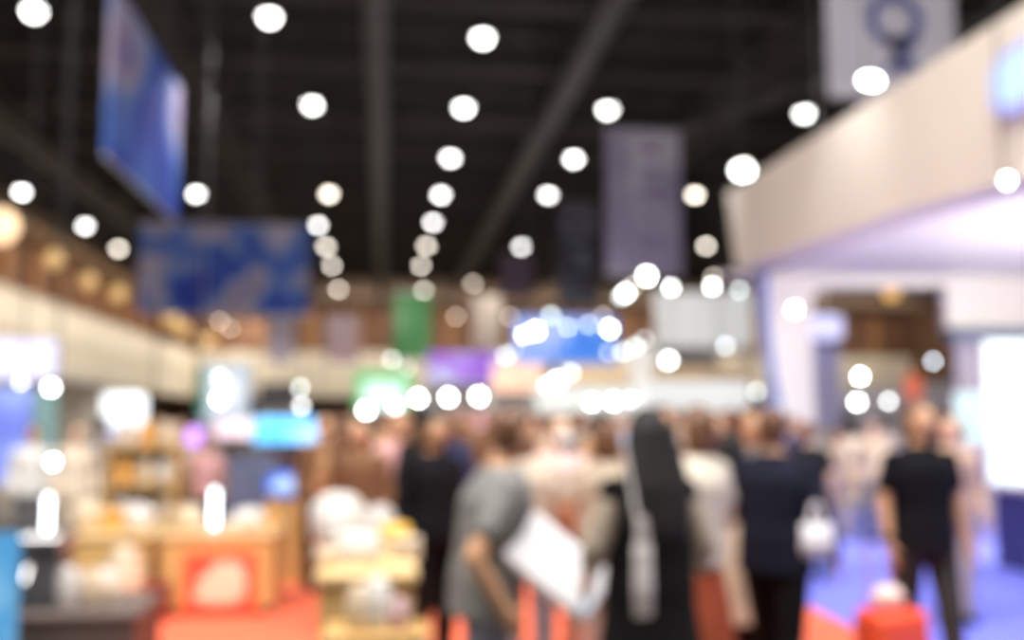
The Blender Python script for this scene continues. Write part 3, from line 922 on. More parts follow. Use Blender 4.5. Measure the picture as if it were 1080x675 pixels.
# goods on the poster counter
pot('lidded_pot', 'white lidded pot on the poster counter near the orange carpet strip', 'pot', at(262, 560, 8.8).x, 8.85, h2, .14, .17, CER)
pot('lidded_pot', 'cream lidded pot on the poster counter beside the tube lamp', 'pot', at(197, 560, 8.8).x, 8.85, h2, .12, .20, CREAMC)
box_thing('storage_box', 'tan box at the end of the poster counter', 'box', at(281, 560, 8.9).x, 8.95, h2, .14, .2, .14, AMBERC)
pot('bowl', 'small white bowl on the poster counter between pot and tube lamp', 'bowl', at(243, 560, 8.8).x, 8.85, h2, .07, .08, CER, False)
# goods on the long wooden counter
pot('lidded_pot', 'large cream pot on the long wooden counter', 'pot', at(92, 560, 8.9).x, 8.9, h1, .14, .26, CREAMC)
box_thing('storage_box', 'amber box on the long wooden counter', 'box', at(122, 560, 8.9).x, 8.95, h1, .2, .25, .16, AMBERC)
pot('lidded_pot', 'small white pot at the end of the long wooden counter', 'pot', at(146, 560, 8.8).x, 8.8, h1, .12, .22, CER)
# wooden shelf unit behind the counters
sh = thing('shelf_unit', 'tall wooden shelf unit behind the long wooden counter', 'shelf', (at(151, 440, 11).x, 11, 0))
for s in (-1, 1):
    MB().box(s * .34 - .02, s * .34 + .02, 0, .4, 0, 1.32, .004).build('side_panel', OAK, sh)
MB().box(-.32, .32, .37, .4, .05, 1.3).build('back_panel', wood('amber_back', (.45, .25, .08), (.55, .33, .12)), sh)
for z in (.08, .48, .88, 1.28):
    MB().box(-.32, .32, 0, .37, z - .015, z + .015, .003).build('shelf', OAKTOP, sh)
cols_ = [AMBERC, CREAMC, CER, mat('dark_brown_goods', (.10, .05, .03), .5), SAND]
k = 0
for z, nm in ((.895, 'third shelf'), (.495, 'second shelf'), (1.295, 'top')):
    for i, x in enumerate((-.21, 0, .21)):
        m_ = cols_[(k * 2 + i) % 5]
        cn = {'amber_goods': 'amber', 'cream_ceramic': 'cream', 'white_ceramic': 'white', 'dark_brown_goods': 'dark brown', 'sand_cloth': 'sand coloured'}[m_.name]
        pot('jar', '%s jar, %s on the %s of the wooden shelf unit' % (cn, ('first', 'middle', 'last')[i], nm), 'jar', sh.location.x + x, 11.18, z, .085, .26, m_)
    k += 1
# grey machine, low dark plinth and white wares bottom left
pl = thing('display_plinth', 'low dark plinth at the bottom corner of the picture', 'plinth', (at(50, 650, 6.3).x, 6.55, 0))
zp = at(50, 648, 6.3).z
MB().box(-.62, .5, -.25, .45, .05, zp - .03, .01).build('body', mat('dark_brown_laminate', (.06, .045, .04), .5), pl)
MB().box(-.64, .52, -.27, .47, zp - .03, zp, .008).build('top', mat('dark_taupe_top', (.14, .11, .10), .5), pl)
MB().box(-.58, .46, -.2, .4, 0, .05).build('kick', DARK, pl)
mc = thing('coffee_machine', 'dark grey and steel machine on the low dark plinth', 'machine', (at(42, 640, 6.6).x, 6.65, zp))
MB().box(-.13, .13, -.12, .18, 0, .36, .02).build('body', mat('gunmetal', (.13, .13, .14), .35, .5), mc)
MB().box(-.14, .14, -.16, .2, .36, .43, .02).build('top_tray', CHROME, mc)
MB().rod((-.05, -.14, .24), (-.05, -.2, .16), .02, n=12).build('spout', CHROME, mc)
MB().box(-.11, .11, -.2, -.12, .0, .03, .005).build('drip_tray', BLACK, mc)
for i, (px, r, h, m_, lb) in enumerate(((72, .07, .25, LGREY, 'tall grey jar beside the grey machine'), (92, .065, .22, CREAMC, 'cream jar on the low dark plinth next to the tall grey jar'), (109, .055, .15, SAND, 'short sand coloured jar at the end of the low dark plinth'))):
    pot('jar', lb, 'jar', at(px, 640, 6.5).x, 6.5 + .08 * i, zp, r, h, m_)
# blue roll-up at the picture's edge
ru = thing('rollup_banner', 'sky blue rollup banner at the picture edge beside the grey machine', 'banner', (at(3, 600, 6.0).x, 6.0, 0))
MB().box(-.22, .09, -.006, .006, .08, at(3, 562, 6.0).z, .002).build('sheet', blotch('sky_blue_print', [(.0, (.03, .22, .60)), (.5, (.08, .38, .78)), (.7, (.25, .60, .92))], scale=3, seed=1), ru)
MB().box(-.26, .13, -.07, .07, 0, .08, .02).build('base', CHROME, ru)
MB().rod((-.06, .02, .08), (-.06, .02, at(3, 562, 6.0).z), .01, n=8).build('pole', CHROME, ru)
# crates and cups between counters (brown, with dark red thing)
box_thing('storage_box', 'dark red box standing on the floor between the two wooden counters', 'box', at(166, 640, 8.4).x, 8.35, .0, .20, .2, .30, mat('dark_red_box', (.22, .03, .02), .5))
pot('floor_pot', 'cream pot on the floor before the long wooden counter', 'pot', at(126, 650, 8.0).x, 8.1, 0, .15, .62, CREAMC)
pot('floor_pot', 'pale jar on the floor before the long wooden counter, beside a cream pot', 'pot', at(104, 650, 7.6).x, 7.7, 0, .13, .50, CER)
# blue oval kiosk
kx = at(303, 440, 9.9).x
kk = thing('kiosk', 'wooden stand with a blue glowing oval screen by the orange carpet', 'kiosk', (kx, 9.9, 0))
zk = at(303, 511, 9.9).z
MB().box(-.17, .17, .02, .3, 0, zk - .12, .015).build('stand', OAK, kk)
ov = MB().lathe([(.02, -.03), (.19, -.03), (.2, 0), (.19, .02), (.02, .02)], n=32, axis=(0, -1, 0)).build('screen', lit('royal_blue_glow', (.03, .14, .80), 1.1), kk, True, loc=(0, 0, zk))
ov.scale = (1, 1, .62)
MB().lathe([(.02, 0), (.13, 0), (.14, .012), (.02, .012)], n=24, axis=(0, -1, 0)).build('display', lit('light_blue_glow', (.45, .65, 1.0), 1.2), kk, True, loc=(0, -.025, zk - .012)).scale = (1, 1, .5)
# dark cabinet right of tube lamp
cb = thing('display_cabinet', 'dark blue grey cabinet behind the poster counter', 'cabinet', (at(268, 440, 10.8).x, 10.9, 0))
MB().box(-.28, .26, 0, .4, 0, 1.18, .01).build('body', mat('blue_grey_cabinet', (.07, .085, .15), .5), cb)
MB().box(-.25, -.01, -.02, 0, .06, 1.14, .006).build('door', mat('blue_grey_door', (.10, .12, .20), .4), cb)
MB().box(.0, .24, -.02, 0, .06, 1.14, .006).build('door', MATS['blue_grey_door'], cb)

# goods on the near counter
z3 = h3
rc = pot('rice_cooker', 'large white rounded cooker on the near wooden counter', 'cooker', at(356, 540, 5.8).x, 5.82, z3, .155, .30, CER)
MB().box(-.05, .05, -.165, -.14, .06, .13, .008).build('control_panel', DARK, rc)
box_thing('storage_box', 'big light grey box on the near wooden counter', 'box', at(368, 580, 5.55).x, 5.5, z3, .26, .22, .15, LGREY, .1)
pot('lidded_pot', 'grey steel pot beside the amber lamp on the near counter', 'pot', at(399, 570, 5.85).x, 5.88, z3, .10, .22, LGREY)
bag('crumpled white paper bag on the near counter in front of the grey box', at(378, 600, 5.1).x, 5.1, z3, .22, .16, CER)
pot('bowl', 'cream bowl at the carpet side corner of the near counter', 'bowl', at(345, 600, 5.1).x, 5.12, z3, .075, .09, CREAMC, False)
al = thing('table_lamp', 'small amber glowing lamp on the near wooden counter', 'lamp', (at(417, 560, 5.6).x, 5.62, z3))
zl = at(417, 560, 5.62).z - z3
MB().lathe([(.05, 0), (.05, .012), (.012, .02), (.01, max(.03, zl - .03))], n=20).build('base', CHROME, al, True)
MB().lathe([(.03, -.04), (.075, -.03), (.085, .0), (.075, .035), (.03, .045)], c=(0, 0, zl), n=24).build('lamp_shade', lit('amber_shade_glow', (1.0, .58, .10), 1.15), al, True)
box_thing('storage_box', 'beige box behind the amber lamp on the near counter', 'box', at(428, 590, 5.35).x, 5.3, z3, .14, .2, .10, SAND)
# white wares on a low shelf in front of the near counter
lw = thing('side_table', 'low wooden table in front of the near wooden counter', 'table', (at(398, 660, 4.3).x, 4.35, 0.010))
zl2 = at(398, 668, 4.3).z
MB().box(-.22, .22, -.16, .16, zl2 - .03, zl2, .006).build('top', OAK, lw)
for sx_ in (-1, 1):
    for sy_ in (-1, 1):
        MB().rod((sx_ * .19, sy_ * .13, 0), (sx_ * .19, sy_ * .13, zl2 - .03), .015, n=8).build('leg', CHROME, lw)
for px, r, h, m_, lb in ((378, .055, .19, CREAMC, 'cream jar on the low wooden table'), (398, .06, .22, CER, 'tall white jar in the middle of the low wooden table'), (420, .05, .13, mat('pink_ceramic', (.55, .38, .40), .4), 'dusty pink jar on the low wooden table')):
    pot('jar', lb, 'jar', at(px, 660, 4.3).x, 4.32, zl2 + .010, r, h, m_)

# ------------------------------------------------------------------ people
SKIN = mat('warm_skin', (.55, .30, .17), .5, var=.05)
SKIN2 = mat('tan_skin', (.42, .22, .12), .5, var=.05)
SKIN3 = mat('light_skin', (.68, .44, .31), .5, var=.05)
HAIRB = mat('black_hair', (.007, .005, .0045), .75, var=.3, scale=40)
HAIRBR = mat('brown_hair', (.13, .055, .025), .5, var=.3, scale=40)
LIP = mat('lip', (.40, .13, .11), .5)
EYEW = mat('eye_white', (.75, .73, .70), .3)
EYEP = mat('eye_pupil', (.02, .012, .01), .2)
FAB = {}
def fab(name, c):
    if name not in FAB:
        FAB[name] = mat(name + '_fabric', c, .95, var=.12, scale=14)
        FAB[name].node_tree.nodes['Principled BSDF'].inputs['Specular IOR Level'].default_value = .15
    return FAB[name]

def V(*a):
    return Vector(a)

def remesh(o, voxel, smooth=4):
    r = o.modifiers.new('merge', 'REMESH')
    r.mode = 'VOXEL'
    r.voxel_size = voxel
    r.use_smooth_shade = True
    s = o.modifiers.new('relax', 'SMOOTH')
    s.factor = .5
    s.iterations = smooth

def hand(b, W, d, inward, k, grip=.5):
    """palm, four unequal bent fingers and a side thumb; d: forearm direction, inward: where the palm faces"""
    d = d.normalized()
    inward = (inward - d * inward.dot(d)).normalized()
    side = d.cross(inward).normalized()           # across the palm
    if side.y > 0:
        side = -side                               # thumb side to the front (-Y)
    R = Matrix((side, inward, d)).transposed()
    b.ball(W + d * .045 * k, .040 * k, .017 * k, .052 * k, rot=R)
    b.cap(W - d * .02, W + d * .02, .024 * k, .026 * k)
    for i, (off, ln) in enumerate(((.030, .070), (.010, .078), (-.010, .073), (-.029, .058))):
        p = W + d * (.082 * k) + side * off * k
        cur = grip * .5
        dirv = d
        for j, f in enumerate((.45, .32, .23)):
            dirv = (dirv * math.cos(cur) + inward * math.sin(cur)).normalized()
            q_ = p + dirv * ln * f * k
            b.cap(p, q_, (.0095 - j * .0009) * k, (.0088 - j * .0009) * k, 8)
            p = q_
            cur = grip * .75
    p = W + d * .03 * k + side * .034 * k
    q_ = p + (d * .6 + side * .75 + inward * .25).normalized() * .034 * k
    r_ = q_ + (d * .85 + side * .25 + inward * .4).normalized() * .03 * k
    b.cap(p, q_, .013 * k, .011 * k, 8)
    b.cap(q_, r_, .011 * k, .009 * k, 8)

def person(label, loc, rz, H=1.7, skin=SKIN, hair=HAIRB, hair_style='short', top=('tshirt', None), low=('trousers', None), shoes=None,
           armL=None, armR=None, step=0.0, lean=(0, 0), head_tilt=(0, 0), voxel=.0075, hem=.86, wide=1.0, mask=None, group=None, fat=1.0, gripL=.5, gripR=.5, hair_w=1.0, sleeves=None):
    """faces -Y when rz = 0; arm = (elbow, wrist) in body coordinates for a 1.7 m person"""
    k = H / 1.7
    t = thing('person', label, 'person', loc, rz, group)
    lx, ly = lean
    def L(x, y, z):
        f = max(0, z - .95)
        return V(x + lx * f, y + ly * f, z) * k
    sh_ = {-1: L(-.168 * wide, 0, 1.365), 1: L(.168 * wide, 0, 1.365)}
    arms = {1: armL or ((.235, .03, 1.11), (.255, -.05, .86)), -1: armR or ((-.235, .03, 1.11), (-.255, -.05, .86))}
    A = {}
    for s in (-1, 1):
        e, w_ = arms[s]
        A[s] = (sh_[s], L(*e), L(*w_))
    legs = {}
    for s in (-1, 1):
        st_ = step * s
        legs[s] = (V(s * .095, 0, .90) * k, V(s * .10, -st_ * .5 - .015, .48) * k, V(s * .10, -st_ + .02, .085) * k)
    hx, hy = head_tilt
    hc = L(hx, -.015 + hy, 1.585)
    # ---- body
    b = MB()
    rings = [(.82, .12, .09), (.88, .165, .115), (.95, .17, .12), (1.02, .15, .11), (1.10, .135, .10), (1.20, .15, .11), (1.30, .165, .115), (1.37, .150, .10), (1.42, .10, .075), (1.455, .06, .058)]
    b.loft([(L(0, 0, z).x, L(0, 0, z).y, z * k, rx * k * fat * (wide if z > 1.15 else 1), ry * k * fat) for z, rx, ry in rings], 24)
    b.cap(L(0, .01, 1.42), L(hx * .6, .0 + hy * .6, 1.53), .055 * k, .050 * k)
    b.ball(hc, .074 * k, .093 * k, .112 * k, 24, 18)
    b.ball(hc + V(0, -.028, -.055) * k, .054 * k, .060 * k, .058 * k, 20, 14)      # jaw
    b.ball(hc + V(0, -.068, -.090) * k, .020 * k, .016 * k, .016 * k)               # chin
    b.cap(hc + V(0, -.092, .012) * k, hc + V(0, -.108, -.022) * k, .010 * k, .015 * k, 10)  # nose
    b.cap(hc + V(-.032, -.086, .026) * k, hc + V(.032, -.086, .026) * k, .012 * k, .012 * k, 8)  # brow
    for s in (-1, 1):
        b.ball(hc + V(s * .076, .008, -.008) * k, .010 * k, .020 * k, .032 * k, 12, 10)     # ears
        b.ball(hc + V(s * .040, -.068, -.025) * k, .024 * k, .022 * k, .022 * k)            # cheeks
        S, E, Wr = A[s]
        b.ball(S + V(0, 0, -.01) * k, .053 * k)
        b.cap(S, E, .050 * k * fat, .040 * k * fat)
        b.cap(E, Wr, .040 * k * fat, .026 * k)
        inward = V(-s, 0, 0) if abs((Wr - E).normalized().x) < .75 else V(0, 0, 1)
        hand(b, Wr, Wr - E, inward, k, gripL if s > 0 else gripR)
        Hp, Kn, An = legs[s]
        b.cap(Hp, Kn, .088 * k * fat, .058 * k)
        b.cap(Kn, Kn.lerp(An, .35), .056 * k, .056 * k)
        b.cap(Kn.lerp(An, .35), An, .056 * k, .038 * k)
        b.cap(An + V(0, .03, -.035) * k, An + V(0, -.12, -.055) * k, .036 * k, .028 * k)
    o = b.build('body', skin, t, True)
    remesh(o, voxel)
    # ---- face details
    for s in (-1, 1):
        MB().ball(hc + V(s * .031, -.083, .006) * k, .0125 * k, .010 * k, .009 * k).build('eye', EYEW, t, True)
        MB().ball(hc + V(s * .031, -.0915, .006) * k, .0055 * k, .003 * k, .0055 * k).build('pupil', EYEP, t, True)
    MB().ball(hc + V(0, -.0925, -.056) * k, .024 * k, .008 * k, .008 * k).build('mouth', LIP, t, True)
    if mask is not None:
        MB().ball(hc + V(0, -.062, -.048) * k, .062 * k, .062 * k, .050 * k, 20, 14).build('face_mask', mask, t, True)
    # ---- hair
    b = MB()
    b.ball(hc + V(0, .020, .022) * k, .088 * k, .098 * k, .108 * k, 24, 18)
    if hair_style == 'short':
        b.ball(hc + V(0, .055, -.04) * k, .070 * k, .055 * k, .06 * k)
    elif hair_style == 'long':
        b.loft([(hc.x, hc.y + .05 * k, hc.z + .05 * k, .085 * k * hair_w, .07 * k), (hc.x, hc.y + .07 * k, hc.z - .06 * k, .105 * k * hair_w, .065 * k), (hc.x, hc.y + .10 * k, hc.z - .20 * k, .125 * k * hair_w, .06 * k),
                (hc.x, hc.y + .115 * k, hc.z - .36 * k, .12 * k * hair_w, .05 * k), (hc.x, hc.y + .11 * k, hc.z - .47 * k, .06 * k * hair_w, .035 * k)], 20)
    elif hair_style == 'bob':
        b.loft([(hc.x, hc.y + .03 * k, hc.z + .05 * k, .094 * k, .085 * k), (hc.x, hc.y + .045 * k, hc.z - .05 * k, .105 * k, .075 * k), (hc.x, hc.y + .05 * k, hc.z - .13 * k, .10 * k, .06 * k)], 20)
    elif hair_style == 'bun':
        b.ball(hc + V(0, .10, .06) * k, .045 * k)
        b.ball(hc + V(0, .05, -.03) * k, .075 * k, .06 * k, .06 * k)
    # keep the face clear: shift forward vertices back
    for v in b.bm.verts:
        lim = hc.y - (.052 if v.co.z > hc.z + .055 * k else .005) * k
        if v.co.y < lim and v.co.z < hc.z + .085 * k:
            v.co.y = lim
    o = b.build('hair', hair, t, True)
    remesh(o, max(voxel, .009), 3)
    # ---- top
    kind, tm = top
    if kind:
        g_ = .016
        b = MB()
        rr = [(hem, .150 if hem > .8 else .17, .115), (.90, .172, .125), (.98, .172, .125), (1.08, .158, .118), (1.20, .164, .122), (1.30, .175, .126), (1.35, .145, .110), (1.40, .100, .085), (1.45, .060, .060)]
        rr = [r_ for r_ in rr if r_[0] >= hem]
        if hem < .86:
            rr = [(hem, .20, .155), (.80, .185, .135)] + rr[1:] if hem < .78 else [(hem, .18, .13)] + rr[1:]
        b.loft([(L(0, 0, z).x, L(0, 0, z).y, z * k, (rx + g_) * k * fat * (wide if z > 1.15 else 1), (ry + g_) * k * fat) for z, rx, ry in rr], 28)
        for s in (-1, 1):
            S, E, Wr = A[s]
            b.ball(S + V(0, 0, -.012) * k, .070 * k)
            b.cap(L(s * .05, .005, 1.40), S + V(-s * .02, 0, -.012) * k, .052 * k, .056 * k)
            if kind == 'tshirt':
                b.cap(S + V(0, 0, -.02) * k, S.lerp(E, .62), .062 * k * fat, .062 * k * fat)
            elif kind == 'long':
                b.cap(S + V(0, 0, -.02) * k, E, .060 * k * fat, .054 * k * fat)
                b.cap(E, E.lerp(Wr, .9), .055 * k * fat, .038 * k)
        o = b.build({'tshirt': 'shirt', 'long': 'jacket', 'vest': 'shirt'}[kind], tm, t, True)
        remesh(o, voxel, 5)
    if sleeves is not None:
        for s in (-1, 1):
            S, E, Wr = A[s]
            b = MB()
            b.cap(S + V(0, 0, -.02) * k, E, .060 * k * fat, .056 * k * fat)
            b.cap(E, E.lerp(Wr, .35), .056 * k * fat, .050 * k)
            remesh(b.build('sleeve', sleeves, t, True), voxel, 4)
    # ---- lower
    kind, lm = low
    b = MB()
    if kind == 'trousers':
        b.loft([(0, 0, .80 * k, .15 * k, .11 * k), (0, 0, .90 * k, .182 * k * fat, .132 * k * fat), (0, 0, .99 * k, .165 * k * fat, .125 * k * fat), (0, 0, 1.01 * k, .15 * k * fat, .115 * k * fat)], 24)
        for s in (-1, 1):
            Hp, Kn, An = legs[s]
            b.cap(Hp, Kn, .102 * k * fat, .075 * k)
            b.cap(Kn, An, .075 * k, .060 * k)
    elif kind == 'shorts':
        b.loft([(0, 0, .80 * k, .16 * k, .12 * k), (0, 0, .90 * k, .186 * k * fat, .136 * k * fat), (0, 0, 1.01 * k, .16 * k * fat, .12 * k * fat)], 24)
        for s in (-1, 1):
            Hp, Kn, An = legs[s]
            b.cap(Hp, Hp.lerp(Kn, .85), .106 * k * fat, .095 * k)
    else:
        zb_ = .42 if kind == 'skirt' else .30
        b.loft([(0, 0, zb_ * k, .27 * k, .22 * k), (0, 0, .65 * k, .225 * k, .175 * k), (0, 0, .88 * k, .185 * k, .135 * k), (0, 0, 1.02 * k, .15 * k, .118 * k)], 28)
    o = b.build('trousers' if kind == 'trousers' else ('shorts' if kind == 'shorts' else 'skirt'), lm, t, True)
    remesh(o, voxel, 3)
    # ---- shoes
    sm = shoes or BLACK
    for s in (-1, 1):
        An = legs[s][2]
        b = MB()
        b.cap(An + V(0, .035, -.042) * k, An + V(0, -.14, -.052) * k, .046 * k, .036 * k)
        for v in b.bm.verts:
            v.co.z = max(v.co.z, -.0 * k + .002)
        b.build('shoe', sm, t, True)
    return t

def ground(px, Y, z=.012):
    return (at(px, 440, Y).x, Y, z)

# --- the large figures
GREYSH = fab('grey_shirt', (.20, .195, .19))
person('man in a grey T-shirt leaning over beside the white case, bare forearm hanging', ground(512, 4.3), math.radians(100), 1.62, SKIN, HAIRBR, 'short',
       ('tshirt', GREYSH), ('trousers', fab('slate', (.16, .17, .21))), armL=((.22, -.14, 1.14), (.16, -.34, 1.02)), armR=((-.25, .14, 1.08), (-.24, -.02, .86)),
       lean=(0, -.15), head_tilt=(0, -.04), hem=.80, wide=1.12, fat=1.15, step=.12)
person('woman with long black hair in a black dress with taupe sleeves, seen from behind', ground(683, 3.9), math.radians(188), 1.62, SKIN, HAIRB, 'long',
       ('vest', fab('black', (.006, .0055, .006))), ('dress', fab('black', (.006, .0055, .006))), armL=((.24, .0, 1.13), (.22, -.16, .96)), armR=((-.24, .02, 1.13), (-.21, -.14, .94)),
       hem=.70, fat=1.04, wide=.90, hair_w=1.2, sleeves=fab('taupe', (.36, .30, .24)))
sbag = bag('long pale shoulder bag hanging behind the black dressed woman', ground(676, 3.66)[0], 3.66, at(676, 650, 3.66).z, .075, .26, fab('pale_grey_canvas', (.62, .58, .57)), .2, 'shoulder_bag')
MB().rod((0, .0, .24), (-.03, .09, .62), .008, n=8).build('strap', fab('pale_grey_canvas', (.62, .58, .57)), sbag)
person('person in a cream blouse and rust skirt with brown hair', ground(727, 4.9), math.radians(-150), 1.64, SKIN3, HAIRBR, 'bob',
       ('tshirt', fab('cream', (.60, .53, .45))), ('dress', fab('rust', (.26, .055, .025))), armL=((.27, -.06, 1.14), (.20, -.24, 1.08)), armR=((-.26, .0, 1.12), (-.26, -.1, .88)),
       lean=(-.10, 0), hem=.88, mask=fab('white_mask', (.74, .74, .76)), fat=1.1)
person('person in a long beige coat with one sleeve out, beside the cream blouse', ground(770, 5.75), math.radians(170), 1.50, SKIN, HAIRB, 'bob',
       ('long', fab('beige', (.62, .50, .38))), ('trousers', fab('black', (.006, .0055, .006))), armL=((.27, .0, 1.12), (.27, -.10, .88)), armR=((-.26, .02, 1.12), (-.26, -.08, .86)),
       hem=.46, fat=1.12)
person('woman facing us in a black top with dark hair framing an orange lit face', ground(752, 7.0), math.radians(8), 1.62, SKIN, HAIRB, 'long',
       ('long', fab('charcoal', (.03, .03, .035))), ('trousers', fab('black', (.006, .0055, .006))), fat=1.05)
person('man in a dark navy jacket and black trousers walking on the blue carpet', ground(814, 5.2), math.radians(140), 1.64, SKIN, HAIRBR, 'short',
       ('long', fab('navy', (.010, .011, .022))), ('trousers', fab('black', (.006, .0055, .006))), armL=((.27, .0, 1.15), (.22, -.22, 1.02)), armR=((-.28, .04, 1.12), (-.30, -.10, .87)),
       step=.17, hem=.80, wide=1.12, fat=1.1, lean=(.0, -.03), mask=fab('white_mask', (.74, .74, .76)))
person('man in a grey jacket standing beside the navy jacket man', ground(790, 6.5), math.radians(20), 1.63, SKIN, HAIRBR, 'short',
       ('long', fab('mid_grey', (.13, .12, .115))), ('trousers', fab('black', (.006, .0055, .006))), fat=1.0)
person('person in a pale pink shirt behind the white case', ground(590, 6.6), math.radians(10), 1.60, SKIN3, HAIRBR, 'short',
       ('tshirt', fab('pale_pink', (.64, .47, .45))), ('trousers', fab('sand', (.50, .42, .34))), mask=fab('white_mask', (.74, .74, .76)), fat=1.1,
       armL=((.24, -.03, 1.12), (.12, -.24, 1.05)), armR=((-.24, -.03, 1.12), (-.12, -.24, 1.05)))
person('man in a black T-shirt walking towards us on the blue carpet', ground(969, 5.6), math.radians(6), 1.67, SKIN, HAIRBR, 'short',
       ('tshirt', fab('black_cotton', (.006, .006, .008))), ('trousers', fab('dark_olive', (.04, .038, .035))), armL=((.25, .02, 1.13), (.26, -.06, .89)), armR=((-.25, .02, 1.13), (-.27, -.05, .88)),
       step=.14, wide=1.12, fat=1.06, hem=.84)
person('person in a beige sleeved top behind the black T-shirt man', ground(1000, 7.4), math.radians(-10), 1.60, SKIN3, HAIRBR, 'short',
       ('long', fab('peach_beige', (.62, .42, .30))), ('trousers', fab('greige', (.40, .34, .34))), fat=1.0)
person('person all in black standing close behind the near wooden counter', ground(457, 6.35), math.radians(30), 1.60, SKIN2, HAIRB, 'long',
       ('long', fab('black_cotton', (.006, .006, .008))), ('trousers', fab('black', (.006, .0055, .006))), fat=1.0)
person('person in a beige top between the pink shirt and the black dress', ground(640, 6.0), math.radians(160), 1.56, SKIN, HAIRBR, 'bob',
       ('tshirt', fab('oatmeal', (.44, .36, .28))), ('trousers', fab('grey_brown', (.25, .21, .19))), fat=1.08)
person('person in a light beige top just past the grey T-shirt man', ground(556, 6.2), math.radians(175), 1.56, SKIN3, HAIRBR, 'short',
       ('tshirt', fab('light_beige', (.50, .42, .34))), ('trousers', fab('slate', (.16, .17, .21))), fat=1.1)

# white case held on a slant, red bag, white tote, red suitcase
wc = thing('carrying_case', 'flat white case held on a slant beside the grey T-shirt man', 'case', at(588, 598, 4.15))
wc.rotation_euler = (math.radians(-28), math.radians(38), math.radians(-8))
MB().box(-.215, .215, -.035, .035, -.125, .125, .02).build('shell', mat('white_case', (.86, .85, .89), .35, var=.03), wc)
MB().box(.14, .205, -.043, -.031, -.09, -.03, .004).build('tag', lit('white_blue_tag_glow', (.75, .88, 1.0), .8), wc)  # tag made to glow for a bright bluish spot on the case
MB().rod((-.06, 0, .14), (.06, 0, .14), .01, n=8).build('handle', DARK, wc)
bag('small bright red orange bag held against the pale pink shirt', at(597, 548, 6.2).x, 6.22, at(597, 560, 6.2).z, .14, .15, fab('red_orange', (.90, .13, .06)), 0, 'handbag')
bag('white tote bag carried over the blue carpet by the navy jacket man', at(854, 583, 5.0).x, 4.9, at(854, 583, 5.0).z, .17, .16, fab('white_canvas', (.78, .75, .80)), 0, 'tote_bag')
sc = thing('suitcase', 'bright red orange suitcase pulled by the black T-shirt man', 'suitcase', (at(940, 650, 5.0).x, 5.0, .012), math.radians(12))
REDC = mat('red_orange_shell', (.80, .085, .03), .4, var=.04)
MB().box(-.165, .165, -.12, .12, .05, .60, .06).build('shell', REDC, sc, True)
for s in (-1, 1):
    for t_ in (-1, 1):
        MB().rod((s * .12 - .012, t_ * .09, .03), (s * .12 + .012, t_ * .09, .03), .03, n=14).build('wheel', BLACK, sc)
for s in (-1, 1):
    MB().rod((s * .07, .08, .58), (s * .07, .08, .95), .009, n=8).build('handle_rod', fab('pinkish_alloy', (.55, .25, .30)), sc)
MB().rod((-.085, .08, .95), (.085, .08, .95), .014, n=10).build('grip', BLACK, sc)
pk = thing('soft_pouch', 'pale pink pouch resting on top of the red suitcase', 'bag', (at(934, 622, 5.0).x, 4.98, .612))
MB().ball((0, 0, .060), .085, .07, .056).build('body', fab('pale_peach', (.92, .66, .58)), pk, True)
MB().box(-.06, .06, -.008, .008, .10, .12, .004).build('zip', CHROME, pk)

